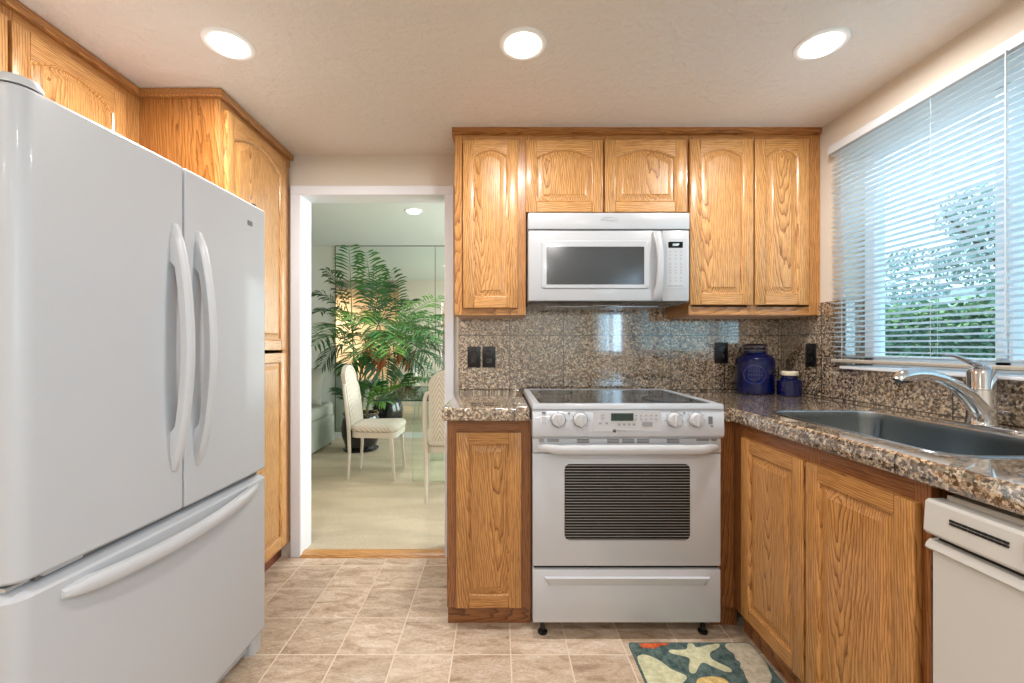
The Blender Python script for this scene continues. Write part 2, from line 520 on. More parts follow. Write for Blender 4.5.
# ------------------------------------------------------------------ mesh helpers
class MB:
    def __init__(self):
        self.v, self.f, self.m = [], [], []

    def add(self, vs_, fs, mi=0):
        o = len(self.v)
        self.v += [tuple(p) for p in vs_]
        for i, f in enumerate(fs):
            self.f.append([o + k for k in f])
            self.m.append(mi if isinstance(mi, int) else mi[i])
        return self

    def bm(self, b, mi=0):
        b.verts.index_update()
        self.add([v.co[:] for v in b.verts], [[v.index for v in f.verts] for f in b.faces], mi)
        b.free()
        return self

    def box(self, x0, x1, y0, y1, z0, z1, bev=0.0, seg=1, mi=0):
        x0, x1 = min(x0, x1), max(x0, x1)
        y0, y1 = min(y0, y1), max(y0, y1)
        z0, z1 = min(z0, z1), max(z0, z1)
        b = bmesh.new()
        vs_ = [b.verts.new(p) for p in ((x0, y0, z0), (x1, y0, z0), (x1, y1, z0), (x0, y1, z0),
                                        (x0, y0, z1), (x1, y0, z1), (x1, y1, z1), (x0, y1, z1))]
        for f in ((0, 3, 2, 1), (4, 5, 6, 7), (0, 1, 5, 4), (1, 2, 6, 5), (2, 3, 7, 6), (3, 0, 4, 7)):
            b.faces.new([vs_[i] for i in f])
        if bev > 0:
            bev = min(bev, 0.49 * min(x1 - x0, y1 - y0, z1 - z0))
            bmesh.ops.bevel(b, geom=b.edges[:], offset=bev, segments=seg, profile=0.5, affect='EDGES')
        return self.bm(b, mi)

    def loft(self, loops, cap0=True, cap1=True, closed=True, mi=0):
        n = len(loops[0])
        vs_, fs = [], []
        for lp in loops: vs_ += [tuple(p) for p in lp]
        for i in range(len(loops) - 1):
            for j in range(n if closed else n - 1):
                k = (j + 1) % n
                fs.append([i * n + j, i * n + k, (i + 1) * n + k, (i + 1) * n + j])
        if cap0: fs.append(list(range(n))[::-1])
        if cap1: fs.append([(len(loops) - 1) * n + j for j in range(n)])
        return self.add(vs_, fs, mi)

    def prism(self, poly, axis, a, b, mi=0):
        """poly in the two other axes, pushed from a to b along axis"""
        def p3(p, c):
            return {'x': (c, p[0], p[1]), 'y': (p[0], c, p[1]), 'z': (p[0], p[1], c)}[axis]
        return self.loft([[p3(p, a) for p in poly], [p3(p, b) for p in poly]], mi=mi)

    def lathe(self, prof, cx=0, cy=0, z0=0, n=32, mi=0, axis='z'):
        loops = []
        for r, z in prof:
            lp = []
            for k in range(n):
                a = 2 * PI * k / n
                u, v_ = r * math.cos(a), r * math.sin(a)
                lp.append({'z': (cx + u, cy + v_, z0 + z), 'y': (cx + u, z, cy + v_), 'x': (z, cx + u, cy + v_)}[axis])
            loops.append(lp)
        return self.loft(loops, prof[0][0] > 1e-5, prof[-1][0] > 1e-5, mi=mi)

    def tube(self, pts, rads, n=10, mi=0, flat=1.0):
        pts = [Vector(p) for p in pts]
        if not isinstance(rads, (list, tuple)): rads = [rads] * len(pts)
        loops = []
        up = None
        for i, p in enumerate(pts):
            d = (pts[min(i + 1, len(pts) - 1)] - pts[max(i - 1, 0)]).normalized()
            if up is None:
                up = Vector((0, 0, 1)) if abs(d.z) < 0.9 else Vector((0, 1, 0))
            sd = d.cross(up).normalized()
            up = sd.cross(d).normalized()
            r = rads[i]
            loops.append([p + sd * (r * math.cos(2 * PI * k / n)) + up * (r * flat * math.sin(2 * PI * k / n)) for k in range(n)])
        return self.loft(loops, mi=mi)

    def build(self, name, mats, parent=None, loc=(0, 0, 0), smooth=True, angle=35):
        me = bpy.data.meshes.new(name)
        me.from_pydata(self.v, [], self.f)
        for m in (mats if isinstance(mats, (list, tuple)) else [mats]): me.materials.append(m)
        if any(self.m): me.polygons.foreach_set('material_index', self.m)
        b = bmesh.new(); b.from_mesh(me)
        bmesh.ops.recalc_face_normals(b, faces=b.faces[:])
        b.to_mesh(me); b.free()
        if smooth:
            me.shade_smooth()
            me.set_sharp_from_angle(angle=math.radians(angle))
        o = bpy.data.objects.new(name, me)
        S.collection.objects.link(o)
        o.location = loc
        if parent is not None: o.parent = parent
        return o


def B(name, mats, parent, *dims, bev=0.0, seg=1, loc=(0, 0, 0)):
    return MB().box(*dims, bev=bev, seg=seg).build(name, mats, parent, loc)


def empty(name, loc, rz, label, cat, group=None):
    o = bpy.data.objects.new(name, None)
    o.empty_display_size = 0.1
    S.collection.objects.link(o)
    o.location = loc
    o.rotation_euler = (0, 0, rz)
    tag(o, label, cat, group)
    return o


def tag(o, label, cat, group=None, kind=None):
    o['label'] = label
    o['category'] = cat
    if group: o['group'] = group
    if kind: o['kind'] = kind
    return o


def struct(o, label=None):
    o['kind'] = 'structure'
    if label: o['label'] = label
    return o


def copy_tree(o, parent=None):
    c = o.copy()
    S.collection.objects.link(c)
    if parent is not None: c.parent = parent
    for ch in list(o.children): copy_tree(ch, c)
    return c


def text(name, body, size, mat, parent, loc, rot, extr=0.0004, align='CENTER'):
    cu = bpy.data.curves.new(name, 'FONT')
    cu.body = body; cu.size = size; cu.extrude = extr; cu.align_x = align; cu.align_y = 'CENTER'
    t = bpy.data.objects.new(name + '_src', cu)
    S.collection.objects.link(t)
    bpy.context.view_layer.update()
    me = bpy.data.meshes.new_from_object(t.evaluated_get(bpy.context.evaluated_depsgraph_get()))
    bpy.data.objects.remove(t)
    me.materials.clear(); me.materials.append(mat)
    o = bpy.data.objects.new(name, me)
    S.collection.objects.link(o)
    o.location = loc; o.rotation_euler = rot
    o.parent = parent
    return o


def rrect(x0, x1, y0, y1, r, n=6):
    pts = []
    for cx, cy, a0 in ((x1 - r, y0 + r, -PI / 2), (x1 - r, y1 - r, 0), (x0 + r, y1 - r, PI / 2), (x0 + r, y0 + r, PI)):
        for k in range(n + 1):
            a = a0 + PI / 2 * k / n
            pts.append((cx + r * math.cos(a), cy + r * math.sin(a)))
    return pts


# ------------------------------------------------------------------ the room
CEIL = 2.266
XL, XR = -1.84, 1.597
YB = 2.43
# floors
struct(B('floor', vinyl_m, None, XL - 0.1, XR + 0.14, -2.7, 2.45, -0.06, 0), 'stone-look vinyl tile floor')
struct(B('floor_dining', carpet_m, None, -4.4, 2.05, 2.47, 5.56, -0.05, 0.012), 'beige carpet of the dining room')
struct(B('ceiling', ceil_m, None, XL - 0.1, XR + 0.14, -2.7, YB, CEIL, CEIL + 0.1), 'textured beige ceiling')
struct(B('ceiling_dining', dceil_m, None, -4.4, 2.05, 2.55, 5.56, 2.464, 2.56), 'popcorn ceiling of the dining room')
# wall between kitchen and dining room, with the doorway; open to a hall on the far left
DX0, DX1, DZ = -1.113, -0.294, 2.040
wb = MB()
wb.box(XL - 0.1, DX0, YB, 2.55, 0, 2.5)
wb.box(DX1, 2.05, YB, 2.55, 0, 2.5)
wb.box(DX0, DX1, YB, 2.55, DZ, 2.5)
struct(wb.build('wall_back', wall_m, None), 'beige wall round the doorway')
wl = MB(); wl.box(XL - 0.1, XL, -2.7, YB, 0, CEIL)
struct(wl.build('wall_left', wall_m, None))
# right wall with the kitchen window and the breakfast-nook glazing
WY0, WY1, WZ0, WZ1 = -0.40, 1.985, 1.095, 2.085
wr = MB()
XO = XR + 0.14
wr.box(XR, XO, WY1, YB, 0, CEIL)
wr.box(XR, XO, WY0, WY1, 0, WZ0)
wr.box(XR, XO, WY0, WY1, WZ1, CEIL)
wr.box(XR, XO, -0.75, WY0, 0, CEIL)
wr.box(XR, XO, -2.25, -0.75, 2.15, CEIL)
wr.box(XR, XO, -2.25, -0.75, 0, 1.05)
wr.box(XR, XO, -2.7, -2.25, 0, CEIL)
struct(wr.build('wall_right', wall_m, None), 'beige wall with the kitchen window')
wf = MB()
wf.box(XL - 0.1, XO, -2.7, -2.58, 0, CEIL)
struct(wf.build('wall_front', wall_m, None))
# dining room shell
struct(B('wall_dining_far', dwall_m, None, -4.4, 2.05, 5.50, 5.6, 0, 2.5), 'pale green end wall of the dining room')
struct(B('wall_dining_left', dwall_m, None, -4.5, -4.4, 2.3, 5.6, 0, 2.5))
wd = MB()
wd.box(1.95, 2.05, 2.55, 3.05, 0, 2.5)
wd.box(1.95, 2.05, 5.15, 5.5, 0, 2.5)
wd.box(1.95, 2.05, 3.05, 5.15, 2.25, 2.5)
wd.box(1.95, 2.05, 3.05, 5.15, 0, 0.2)
struct(wd.build('wall_dining_right', dwall_m, None))
# hall opening beside the kitchen, seen only in the mirrored wall
hl = MB()
hl.box(-4.4, -3.3, 2.43, 2.55, 0, 2.5)
struct(hl.build('wall_hall_side', dwall_m, None))
struct(B('wall_hall_end', peach_m, None, -4.4, XL - 0.1, 0.86, 0.96, 0, 2.5))
struct(B('ceiling_hall', soffit_m, None, -4.4, XL - 0.1, 0.96, 2.55, 2.30, 2.5))
struct(B('floor_hall', carpet_m, None, -4.4, XL - 0.1, 0.9, 2.47, -0.05, 0.012))
struct(B('wall_hall_left', peach_m, None, -4.5, -4.4, 0.86, 2.3, 0, 2.5))

# doorway casing and threshold
ca = MB()
for x0, x1 in ((-1.166, DX0 + 0.006), (DX1 - 0.006, -0.247)):
    ca.box(x0, x1, 2.410, 2.43, 0, DZ + 0.045, bev=0.004)
ca.box(-1.166, -0.247, 2.408, 2.43, DZ - 0.006, DZ + 0.047, bev=0.004)
ca.box(DX0 - 0.001, DX0 + 0.003, 2.4295, 2.556, 0, DZ)
ca.box(DX1 - 0.003, DX1 + 0.001, 2.4295, 2.556, 0, DZ)
ca.box(DX0, DX1, 2.4295, 2.556, DZ - 0.003, DZ + 0.001)
struct(ca.build('trim_1', white_paint, None), 'white painted doorway casing')
th = MB()
th.loft([[(DX0 + 0.003, y, z) for y, z in ((2.405, 0), (2.415, 0.012), (2.44, 0.018), (2.475, 0.018), (2.49, 0.0))],
         [(DX1 - 0.003, y, z) for y, z in ((2.405, 0), (2.415, 0.012), (2.44, 0.018), (2.475, 0.018), (2.49, 0.0))]])
struct(th.build('trim_2', oak_h, None), 'oak threshold strip under the doorway')

# ------------------------------------------------------------------ recessed lights
def can_light(x, y, z, label, group, lit=True):
    t = empty('recessed_light', (x, y, z), 0, label, 'ceiling light', group)
    m = MB()
    m.lathe([(0.062, 0.0), (0.065, -0.005), (0.074, -0.007), (0.082, -0.005), (0.085, 0.0)], n=40)
    m.build('trim_ring', white_ring, t)
    MB().lathe([(0.0, 0.001), (0.062, 0.001), (0.062, -0.006), (0.054, -0.015), (0.03, -0.021), (0.0, -0.022)], n=40).build('lens', lens_m, t)
    d = bpy.data.lights.new('bulb_light', 'AREA')
    d.shape = 'DISK'; d.size = 0.10; d.energy = CAN_POWER; d.color = WARM
    o = bpy.data.objects.new('bulb_light', d)
    S.collection.objects.link(o); o.location = (0, 0, -0.026); o.parent = t
    return t


for (px, lb) in ((229, 'round recessed ceiling light above the white refrigerator'),
                 (523, 'round recessed ceiling light in the middle of the kitchen ceiling'),
                 (821, 'round recessed ceiling light nearest the kitchen window')):
    can_light(X_(px, 1.535), 1.535, CEIL, lb, 'recessed ceiling lights of the kitchen')
for x, y in ((-0.95, -0.3), (0.55, -0.3), (-0.95, -1.7), (0.55, -1.7)):  # extra unseen lights, added to brighten the kitchen from behind the camera
    can_light(x, y, CEIL, 'round ceiling light added behind the viewer as fill', 'added fill lights behind the viewer')
can_light(-0.80, 4.07, 2.464, 'round recessed ceiling light beyond the doorway, above the palm', None)

# ------------------------------------------------------------------ cabinets
def outline(x0, x1, z0, z1, rise, i, y, n=14):
    """opening of a door: flat foot, upright sides, level or arched head, drawn in by i"""
    a, b, lo, hi = x0 + i, x1 - i, z0 + i, z1 - i
    pts = [(a, y, lo), (b, y, lo)]
    for k in range(n + 1):
        u = 1 - 2 * k / n
        zz = hi + (rise * (1 - abs(u) ** 2.0) if rise else 0)
        pts.append(((a + b) / 2 + u * (b - a) / 2, y, zz))
    return pts


def door(parent, u0, u1, z0, z1, rise, mv, mh, stile=0.053, head=None, foot=0.053, T=0.02, hinge=None):
    """raised-panel door standing in front of local y = 0; its origin is its centre"""
    W, H = u1 - u0, z1 - z0
    cx, cz = (u0 + u1) / 2, (z0 + z1) / 2
    head = head or (0.047 if not rise else 0.045)
    a, b = -W / 2, W / 2
    lo, hi = -H / 2, H / 2
    m = MB()
    m.box(a, a + stile, -T, 0, lo, hi, bev=0.004, seg=2, mi=0)
    m.box(b - stile, b, -T, 0, lo, hi, bev=0.004, seg=2, mi=0)
    m.box(a + stile, b - stile, -T + 0.0006, 0, lo + 0.0006, lo + foot, bev=0.003, mi=1)
    oa, ob, oz0, oz1 = a + stile, b - stile, lo + foot, hi - head - rise
    op = outline(oa, ob, oz0, oz1, rise, 0, 0)[2:]
    poly = [(p[0], p[2]) for p in op] + [(oa, hi - 0.0006), (ob, hi - 0.0006)]
    m.prism(poly, 'y', -T + 0.0006, 0, mi=1)
    d = m.build('door', [mv, mh], parent, (cx, 0, cz))
    p = MB()
    lp = lambda i, y: outline(oa, ob, oz0, oz1, rise, i, y)
    p.loft([lp(-0.001, -T + 0.001), lp(0.005, -T + 0.0045), lp(0.007, -T + 0.010), lp(0.012, -T + 0.010), lp(0.032, -T + 0.003),
            lp(0.035, -T + 0.0015), lp(0.036, -T + 0.0008)], cap0=False)
    p.build('raised_panel', mv, d, (0, 0, 0), angle=20)
    return d


def cabinet(name, label, loc, rz, W, D, H, doors, mats, toe=None, group=None, sides=0.0, rails=(0.04, 0.04), stiles=None, under=None, open_top=False, side=None):
    """local x = width, local y = depth (front at 0), local z = height"""
    mv, mh, dv, dh = mats
    t = empty(name, loc, rz, label, 'cabinet', group)
    z0 = toe[0] if toe else 0.0
    c = MB()
    for q in ((0, 0.018, 0.02, D, z0, H), (W - 0.018, W, 0.02, D, z0, H), (0.018, W - 0.018, 0.02, D, z0, z0 + 0.018), (0.018, W - 0.018, D - 0.01, D, z0 + 0.018, H)):
        c.box(*q)
    if not open_top: c.box(0.018, W - 0.018, 0.02, D - 0.01, H - 0.018, H)
    c.build('carcass', [side or mv], t)
    f = MB()
    st = stiles or [(0, 0.04), (W - 0.04, W)]
    f.box(0.0006, W - 0.0006, 0.0006, 0.0206, z0, z0 + rails[0], mi=1)
    f.box(0.0006, W - 0.0006, 0.0006, 0.0206, H - rails[1], H - 0.0004, mi=1)
    for a, b in st: f.box(a, b, 0, 0.0202, z0, H, bev=0.001, mi=0)
    f.build('face_frame', [mv, mh], t)
    if toe:
        B('toe_kick', toe[2], t, 0, W, toe[1], toe[1] + 0.015, 0, z0 - 0.001)
    if under:
        B('underside', under, t, 0.018, W - 0.018, 0.024, D - 0.01, z0 - 0.003, z0 - 0.0005)
    for (u0, u1, d0, d1, rise) in doors: door(t, u0, u1, d0, d1, rise, dv, dh)
    return t


UP = (oak_f, oak_fh, oak_v, oak_h)
YU = 2.13                       # face of the wall cabinets
UX = [X_(454.5, YU), X_(526, YU), X_(688.5, YU), XR]
UB = Z_(315, YU)                # foot of the tall wall cabinets
UT = CEIL - 0.035
MT = Z_(213, 2.13) + 0.004      # foot of the cabinets over the microwave
yd = YU - 0.018
def ud(px, x0): return X_(px, yd) - x0
W0 = UX[1] - UX[0]
UPG = 'oak wall cabinets on the back wall'
cabinet('wall_cabinet', 'narrow tall oak wall cabinet left of the microwave, one arched door', (UX[0], YU, UB), 0, W0 - 0.001, 0.30, UT - UB,
        [(ud(463, UX[0]), ud(518, UX[0]), Z_(308, yd) - UB, Z_(140, yd) - UB, 0.030)], UP, group=UPG)
cabinet('wall_cabinet', 'short oak wall cabinet directly above the microwave, two arched doors', (UX[1], YU, MT), 0, UX[2] - UX[1] - 0.001, 0.30, UT - MT,
        [(ud(524.5, UX[1]) + 0.006, ud(603, UX[1]), Z_(212.5, yd) - MT + 0.002, Z_(140, yd) - MT, 0.038),
         (ud(605, UX[1]), ud(686, UX[1]), Z_(212.5, yd) - MT + 0.002, Z_(140, yd) - MT, 0.038)], UP, group=UPG,
        rails=(0.012, 0.04), stiles=[(0, 0.02), (0.38, 0.41), (UX[2] - UX[1] - 0.02, UX[2] - UX[1] - 0.001)])
cabinet('wall_cabinet', 'tall oak wall cabinet beside the window, two arched doors', (UX[2], YU, UB), 0, UX[3] - UX[2] - 0.001, 0.30, UT - UB,
        [(ud(690, UX[2]), ud(753.5, UX[2]), Z_(305, yd) - UB, Z_(139, yd) - UB, 0.036),
         (ud(755, UX[2]), ud(809, UX[2]), Z_(305, yd) - UB, Z_(139, yd) - UB, 0.036)], UP, group=UPG,
        stiles=[(0, 0.02), (0.29, 0.34), (UX[3] - UX[2] - 0.055, UX[3] - UX[2] - 0.001)], under=under_wood)
cr = MB()
cr.prism([(YU - 0.012, CEIL - 0.026), (YU - 0.012, CEIL), (2.43, CEIL), (2.43, CEIL - 0.034), (YU + 0.0, CEIL - 0.034), (YU - 0.006, CEIL - 0.03)], 'x', UX[0] - 0.012, XR)
struct(cr.build('trim_3', oak_edge, None), 'oak trim strip along the top of the wall cabinets')

# tall pantry and the cabinet over the refrigerator
PX, PY = -1.173, 1.81
PD = PX - XL
pdx = PX + 0.018
def pY(px, x=pdx): return F * x / (px - HX)
PAN = (oak_f, oak_fh, oak_v, oak_h)
pantry = cabinet('pantry_cabinet', 'floor to ceiling oak pantry between the refrigerator and the doorway', (PX, PY, 0), PI / 2, YB - PY - 0.002, PD - 0.002, UT,
        [(0.025, 0.535, 1.165, UT - 0.035, 0.055), (0.025, 0.535, 0.115, 1.15, 0.0)], PAN, toe=(0.09, 0.05, red_base),
        rails=(0.03, 0.04), stiles=[(0, 0.04), (0.53, 0.603)], side=oak_side)
OX = X_(139, PY)
cabinet('wall_cabinet', 'deep oak cabinet above the refrigerator with arched doors', (OX, 0.84, 1.80), PI / 2, PY - 0.84 - 0.002, OX - XL - 0.002, UT - 1.80,
        [(0.03, 0.47, 0.03, UT - 1.80 - 0.04, 0.05), (0.48, 0.885, 0.03, UT - 1.80 - 0.04, 0.05)], (oak_f, oak_fh, oak_v, oak_h),
        stiles=[(0, 0.04), (0.45, 0.50), (0.875, 0.983)])
cl = MB()
cl.box(XL, PX + 0.020, PY - 0.02, YB - 0.001, CEIL - 0.034, CEIL - 0.001, bev=0.004)
cl.box(XL, OX + 0.020, 0.82, PY - 0.0202, CEIL - 0.034, CEIL - 0.001, bev=0.004)
struct(cl.build('trim_4', oak_edge_y, None), 'oak trim strip along the top of the pantry')

# base cabinets
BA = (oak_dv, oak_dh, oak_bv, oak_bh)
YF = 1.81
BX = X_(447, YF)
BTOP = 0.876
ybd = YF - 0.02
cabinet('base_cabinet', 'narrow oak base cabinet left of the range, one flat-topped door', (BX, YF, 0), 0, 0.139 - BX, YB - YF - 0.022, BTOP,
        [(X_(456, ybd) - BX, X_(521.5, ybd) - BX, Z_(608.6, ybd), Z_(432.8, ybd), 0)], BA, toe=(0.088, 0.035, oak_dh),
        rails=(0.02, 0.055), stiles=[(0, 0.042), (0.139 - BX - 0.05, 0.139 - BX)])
XF = 0.985
YC = 1.79
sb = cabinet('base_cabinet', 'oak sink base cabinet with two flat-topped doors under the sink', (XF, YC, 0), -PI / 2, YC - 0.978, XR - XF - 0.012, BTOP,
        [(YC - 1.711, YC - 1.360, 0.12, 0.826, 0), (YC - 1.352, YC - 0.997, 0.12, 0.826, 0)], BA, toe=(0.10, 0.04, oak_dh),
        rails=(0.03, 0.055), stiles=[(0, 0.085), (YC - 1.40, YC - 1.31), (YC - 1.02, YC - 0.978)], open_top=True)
fl = MB()
fl.box(0.912, XF + 0.0, YC + 0.001, YC + 0.02, 0.10, BTOP)
fl.box(0.912, XF + 0.03, YC + 0.042, YC + 0.057, 0.0, 0.10)
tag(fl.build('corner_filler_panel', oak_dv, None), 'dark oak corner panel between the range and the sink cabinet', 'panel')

# ------------------------------------------------------------------ counters and backsplash
CT, CB = 0.934, 0.879
gr_left = granite('granite_tile_counter_left', [('X', 0.066, 0.301), ('Y', 1.83, 0.305)])
gr_right = granite('granite_tile_counter_right', [('Y', 1.03, 0.305), ('X', 1.032, 0.305)])
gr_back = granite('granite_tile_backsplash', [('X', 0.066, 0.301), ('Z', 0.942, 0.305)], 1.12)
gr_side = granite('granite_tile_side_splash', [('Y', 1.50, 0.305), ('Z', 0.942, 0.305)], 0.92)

c1 = MB().box(-0.232, 0.131, 1.765, 2.41, CB, CT, bev=0.008, seg=3).build('countertop', gr_left)
tag(c1, 'small speckled granite tile countertop left of the range', 'countertop', 'granite tile countertops')
# right run with the sink opening
SX0, SX1, SY0, SY1, SR = 1.045, 1.445, 0.99, 1.667, 0.07
m = MB()
m.box(0.96, 1.586, 1.74, 2.41, CB, CT)
m.box(0.9115, 0.962, 1.765, 2.41, CB, CT - 0.0003)
m.box(0.96, 1.586, -0.20, 0.93, CB, CT)
inner = rrect(SX0, SX1, SY0, SY1, SR, 8)
ccx, ccy = (SX0 + SX1) / 2, (SY0 + SY1) / 2
R = (0.96, 1.586, 0.93, 1.74)
def ray_out(p):
    dx, dy = p[0] - ccx, p[1] - ccy
    s = min(((R[1] - ccx) / dx if dx > 1e-9 else (R[0] - ccx) / dx if dx < -1e-9 else 1e9),
            ((R[3] - ccy) / dy if dy > 1e-9 else (R[2] - ccy) / dy if dy < -1e-9 else 1e9))
    return (ccx + dx * s, ccy + dy * s)
# snap the outer points nearest to each corner onto it
outer = [ray_out(p) for p in inner]
for cx_, cy_ in ((R[0], R[2]), (R[0], R[3]), (R[1], R[2]), (R[1], R[3])):
    k = min(range(len(outer)), key=lambda i: (outer[i][0] - cx_) ** 2 + (outer[i][1] - cy_) ** 2)
    outer[k] = (cx_, cy_)
m.loft([[(p[0], p[1], CB) for p in inner], [(p[0], p[1], CT) for p in inner], [(p[0], p[1], CT) for p in outer], [(p[0], p[1], CB) for p in outer]], False, False)
m.prism([(0.9605, CB - 0.0), (0.953, CB + 0.004), (0.950, CB + 0.012), (0.950, CT - 0.012), (0.953, CT - 0.004), (0.9605, CT - 0.0004)][::-1] and
        [(0.9605, CB), (0.953, CB + 0.004), (0.950, CB + 0.012), (0.950, CT - 0.012), (0.953, CT - 0.004), (0.9605, CT - 0.0004)], 'y', -0.2, 1.765)
m.box(0.9115, 0.951, 1.757, 1.7655, CB, CT - 0.004)
c2 = m.build('countertop', gr_right)
tag(c2, 'long speckled granite tile countertop under the window, holding the sink', 'countertop', 'granite tile countertops')
# strip of counter behind the range
tag(B('counter_filler_strip', gr_left, None, 0.1325, 0.911, 2.345, 2.409, CB, CT), 'narrow granite strip of counter behind the range', 'countertop')

bs = B('granite_backsplash', gr_back, None, -0.222, 1.584, 2.411, 2.4295, CT - 0.02, 1.4005)
tag(bs, 'speckled granite tile backsplash behind the range and blue jars', 'backsplash')
ss = MB()
ss.box(1.5865, 1.5965, WY1, 2.4105, CT - 0.02, 1.4005)
ss.box(1.5865, 1.5965, -0.45, WY1, CT - 0.02, WZ0 - 0.012)
tag(ss.build('granite_backsplash', gr_side, None), 'speckled granite tile backsplash below the window', 'backsplash')

struct(B('trim_6', gr_side, None, 1.5968, 1.70, WY1 - 0.010, WY1 - 0.0005, WZ0 + 0.003, 1.4005), 'granite tile lining of the window reveal')

# ------------------------------------------------------------------ window, blind
XG = 1.70
wn = MB()
for (y0, y1, z0, z1) in ((WY0, WY1 - 0.012, WZ0 + 0.001, WZ0 + 0.05), (WY0, WY1 - 0.012, WZ1 - 0.05, WZ1 - 0.001),
                         (WY1 - 0.062, WY1 - 0.012, WZ0, WZ1), (WY0 + 0.001, WY0 + 0.05, WZ0, WZ1), (1.405, 1.455, WZ0 + 0.01, WZ1 - 0.01), (0.13, 0.18, WZ0 + 0.01, WZ1 - 0.01)):
    wn.box(XG - 0.02, XG + 0.035, y0, y1, z0, z1, bev=0.004)
wn.box(XG - 0.032, XG - 0.02, 1.415, 1.445, WZ0 + 0.05, WZ1 - 0.05, bev=0.003)
win = struct(wn.build('window_1', vinyl_frame, None), 'white sliding kitchen window')
p = MB()
p.box(XG + 0.005, XG + 0.009, 1.455, WY1 - 0.062, WZ0 + 0.05, WZ1 - 0.05)
p.box(XG + 0.012, XG + 0.016, 0.18, 1.405, WZ0 + 0.05, WZ1 - 0.05)
p.box(XG + 0.005, XG + 0.009, WY0 + 0.05, 0.13, WZ0 + 0.05, WZ1 - 0.05)
p.build('pane', pane_m, win)
struct(MB().box(1.565, XG - 0.02, WY0 - 0.02, WY1 - 0.011, WZ0 - 0.011, WZ0 + 0.002, bev=0.003).build('trim_5', white_paint, None), 'white window sill')
# glazing bars of the nook and the rear opening (behind the viewer)
nk = MB()
for (y0, y1, z0, z1) in ((-2.25, -2.2, 1.05, 2.15), (-0.8, -0.75, 1.05, 2.15), (-1.53, -1.47, 1.05, 2.15), (-2.25, -0.75, 1.05, 1.11), (-2.25, -0.75, 2.09, 2.15)):
    nk.box(XR + 0.04, XR + 0.09, y0, y1, z0, z1)
struct(nk.build('window_2', vinyl_frame, None))
dk = MB()
for (y0, y1, z0, z1) in ((3.05, 3.1, 0.2, 2.25), (5.1, 5.15, 0.2, 2.25), (4.07, 4.13, 0.2, 2.25), (3.05, 5.15, 0.2, 0.26), (3.05, 5.15, 2.19, 2.25)):
    dk.box(1.98, 2.03, y0, y1, z0, z1)
struct(dk.build('window_3', vinyl_frame, None))

BXc, BY0, BY1 = 1.572, -0.44, 2.022
bl = empty('venetian_blind', (BXc, (BY0 + BY1) / 2, 1.10), 0, 'white horizontal-slat venetian blind lowered over the kitchen window', 'blind')
HLY = (BY1 - BY0) / 2
B('headrail', white_plas, bl, -0.022, 0.024, -HLY, HLY, 0.985, 1.022, bev=0.002)
sl = MB()
NS = 43
z_lo, z_hi = 0.040, 0.975
for k in range(NS):
    z = z_lo + (z_hi - z_lo) * k / (NS - 1)
    prof = []
    for j in range(6):
        u = -1 + 2 * j / 5
        prof.append((0.0125 * u, 0.0018 * (1 - u * u) - 0.0030 * u))
    sl.loft([[(x, -HLY + 0.006, z + q) for x, q in prof] + [(x, -HLY + 0.006, z + q - 0.0006) for x, q in prof[::-1]],
             [(x, HLY - 0.006, z + q) for x, q in prof] + [(x, HLY - 0.006, z + q - 0.0006) for x, q in prof[::-1]]])
sl.build('slats', slat_m, bl)
B('bottom_rail', rail_m, bl, -0.014, 0.014, -HLY + 0.004, HLY - 0.004, 0.012, 0.028, bev=0.004)
for y in (1.16, 0.76, 0.36, -0.04, -0.44, -0.84, -1.16):
    lc = MB()
    for x in (-0.0128, 0.0128): lc.tube([(x, y, 0.02), (x, y, 0.99)], 0.0007, 5)
    lc.build('ladder_cord', cord_m, bl)
MB().tube([(-0.024, 0.52, 0.99), (-0.026, 0.519, 0.6), (-0.026, 0.518, 0.12)], 0.002, 8).build('tilt_wand', cord_m, bl)

# ------------------------------------------------------------------ refrigerator
FX = -0.914
FY0, FY1, FYM = 0.856, 1.711, 1.285
FT = 1.725
fr = empty('refrigerator', ((FX + XL) / 2, (FY0 + FY1) / 2, 0), 0, 'large white french-door refrigerator with a bottom freezer drawer', 'refrigerator')
ox, oy = fr.location.x, fr.location.y
FROT = math.radians(-3.3)                           # it stands slightly askew, its far front corner nearest the aisle


def fl_(x, y): return (x - ox, y - oy)


B('body', white_frid, fr, XL + 0.11 - ox, FX - 0.10 - ox, FY0 + 0.012 - oy, FY1 - 0.012 - oy, 0.045, FT - 0.012, bev=0.008, seg=2)
B('base_grille', white_plas, fr, FX - 0.12 - ox, FX - 0.045 - ox, FY0 + 0.03 - oy, FY1 - 0.05 - oy, 0.012, 0.068, bev=0.004)


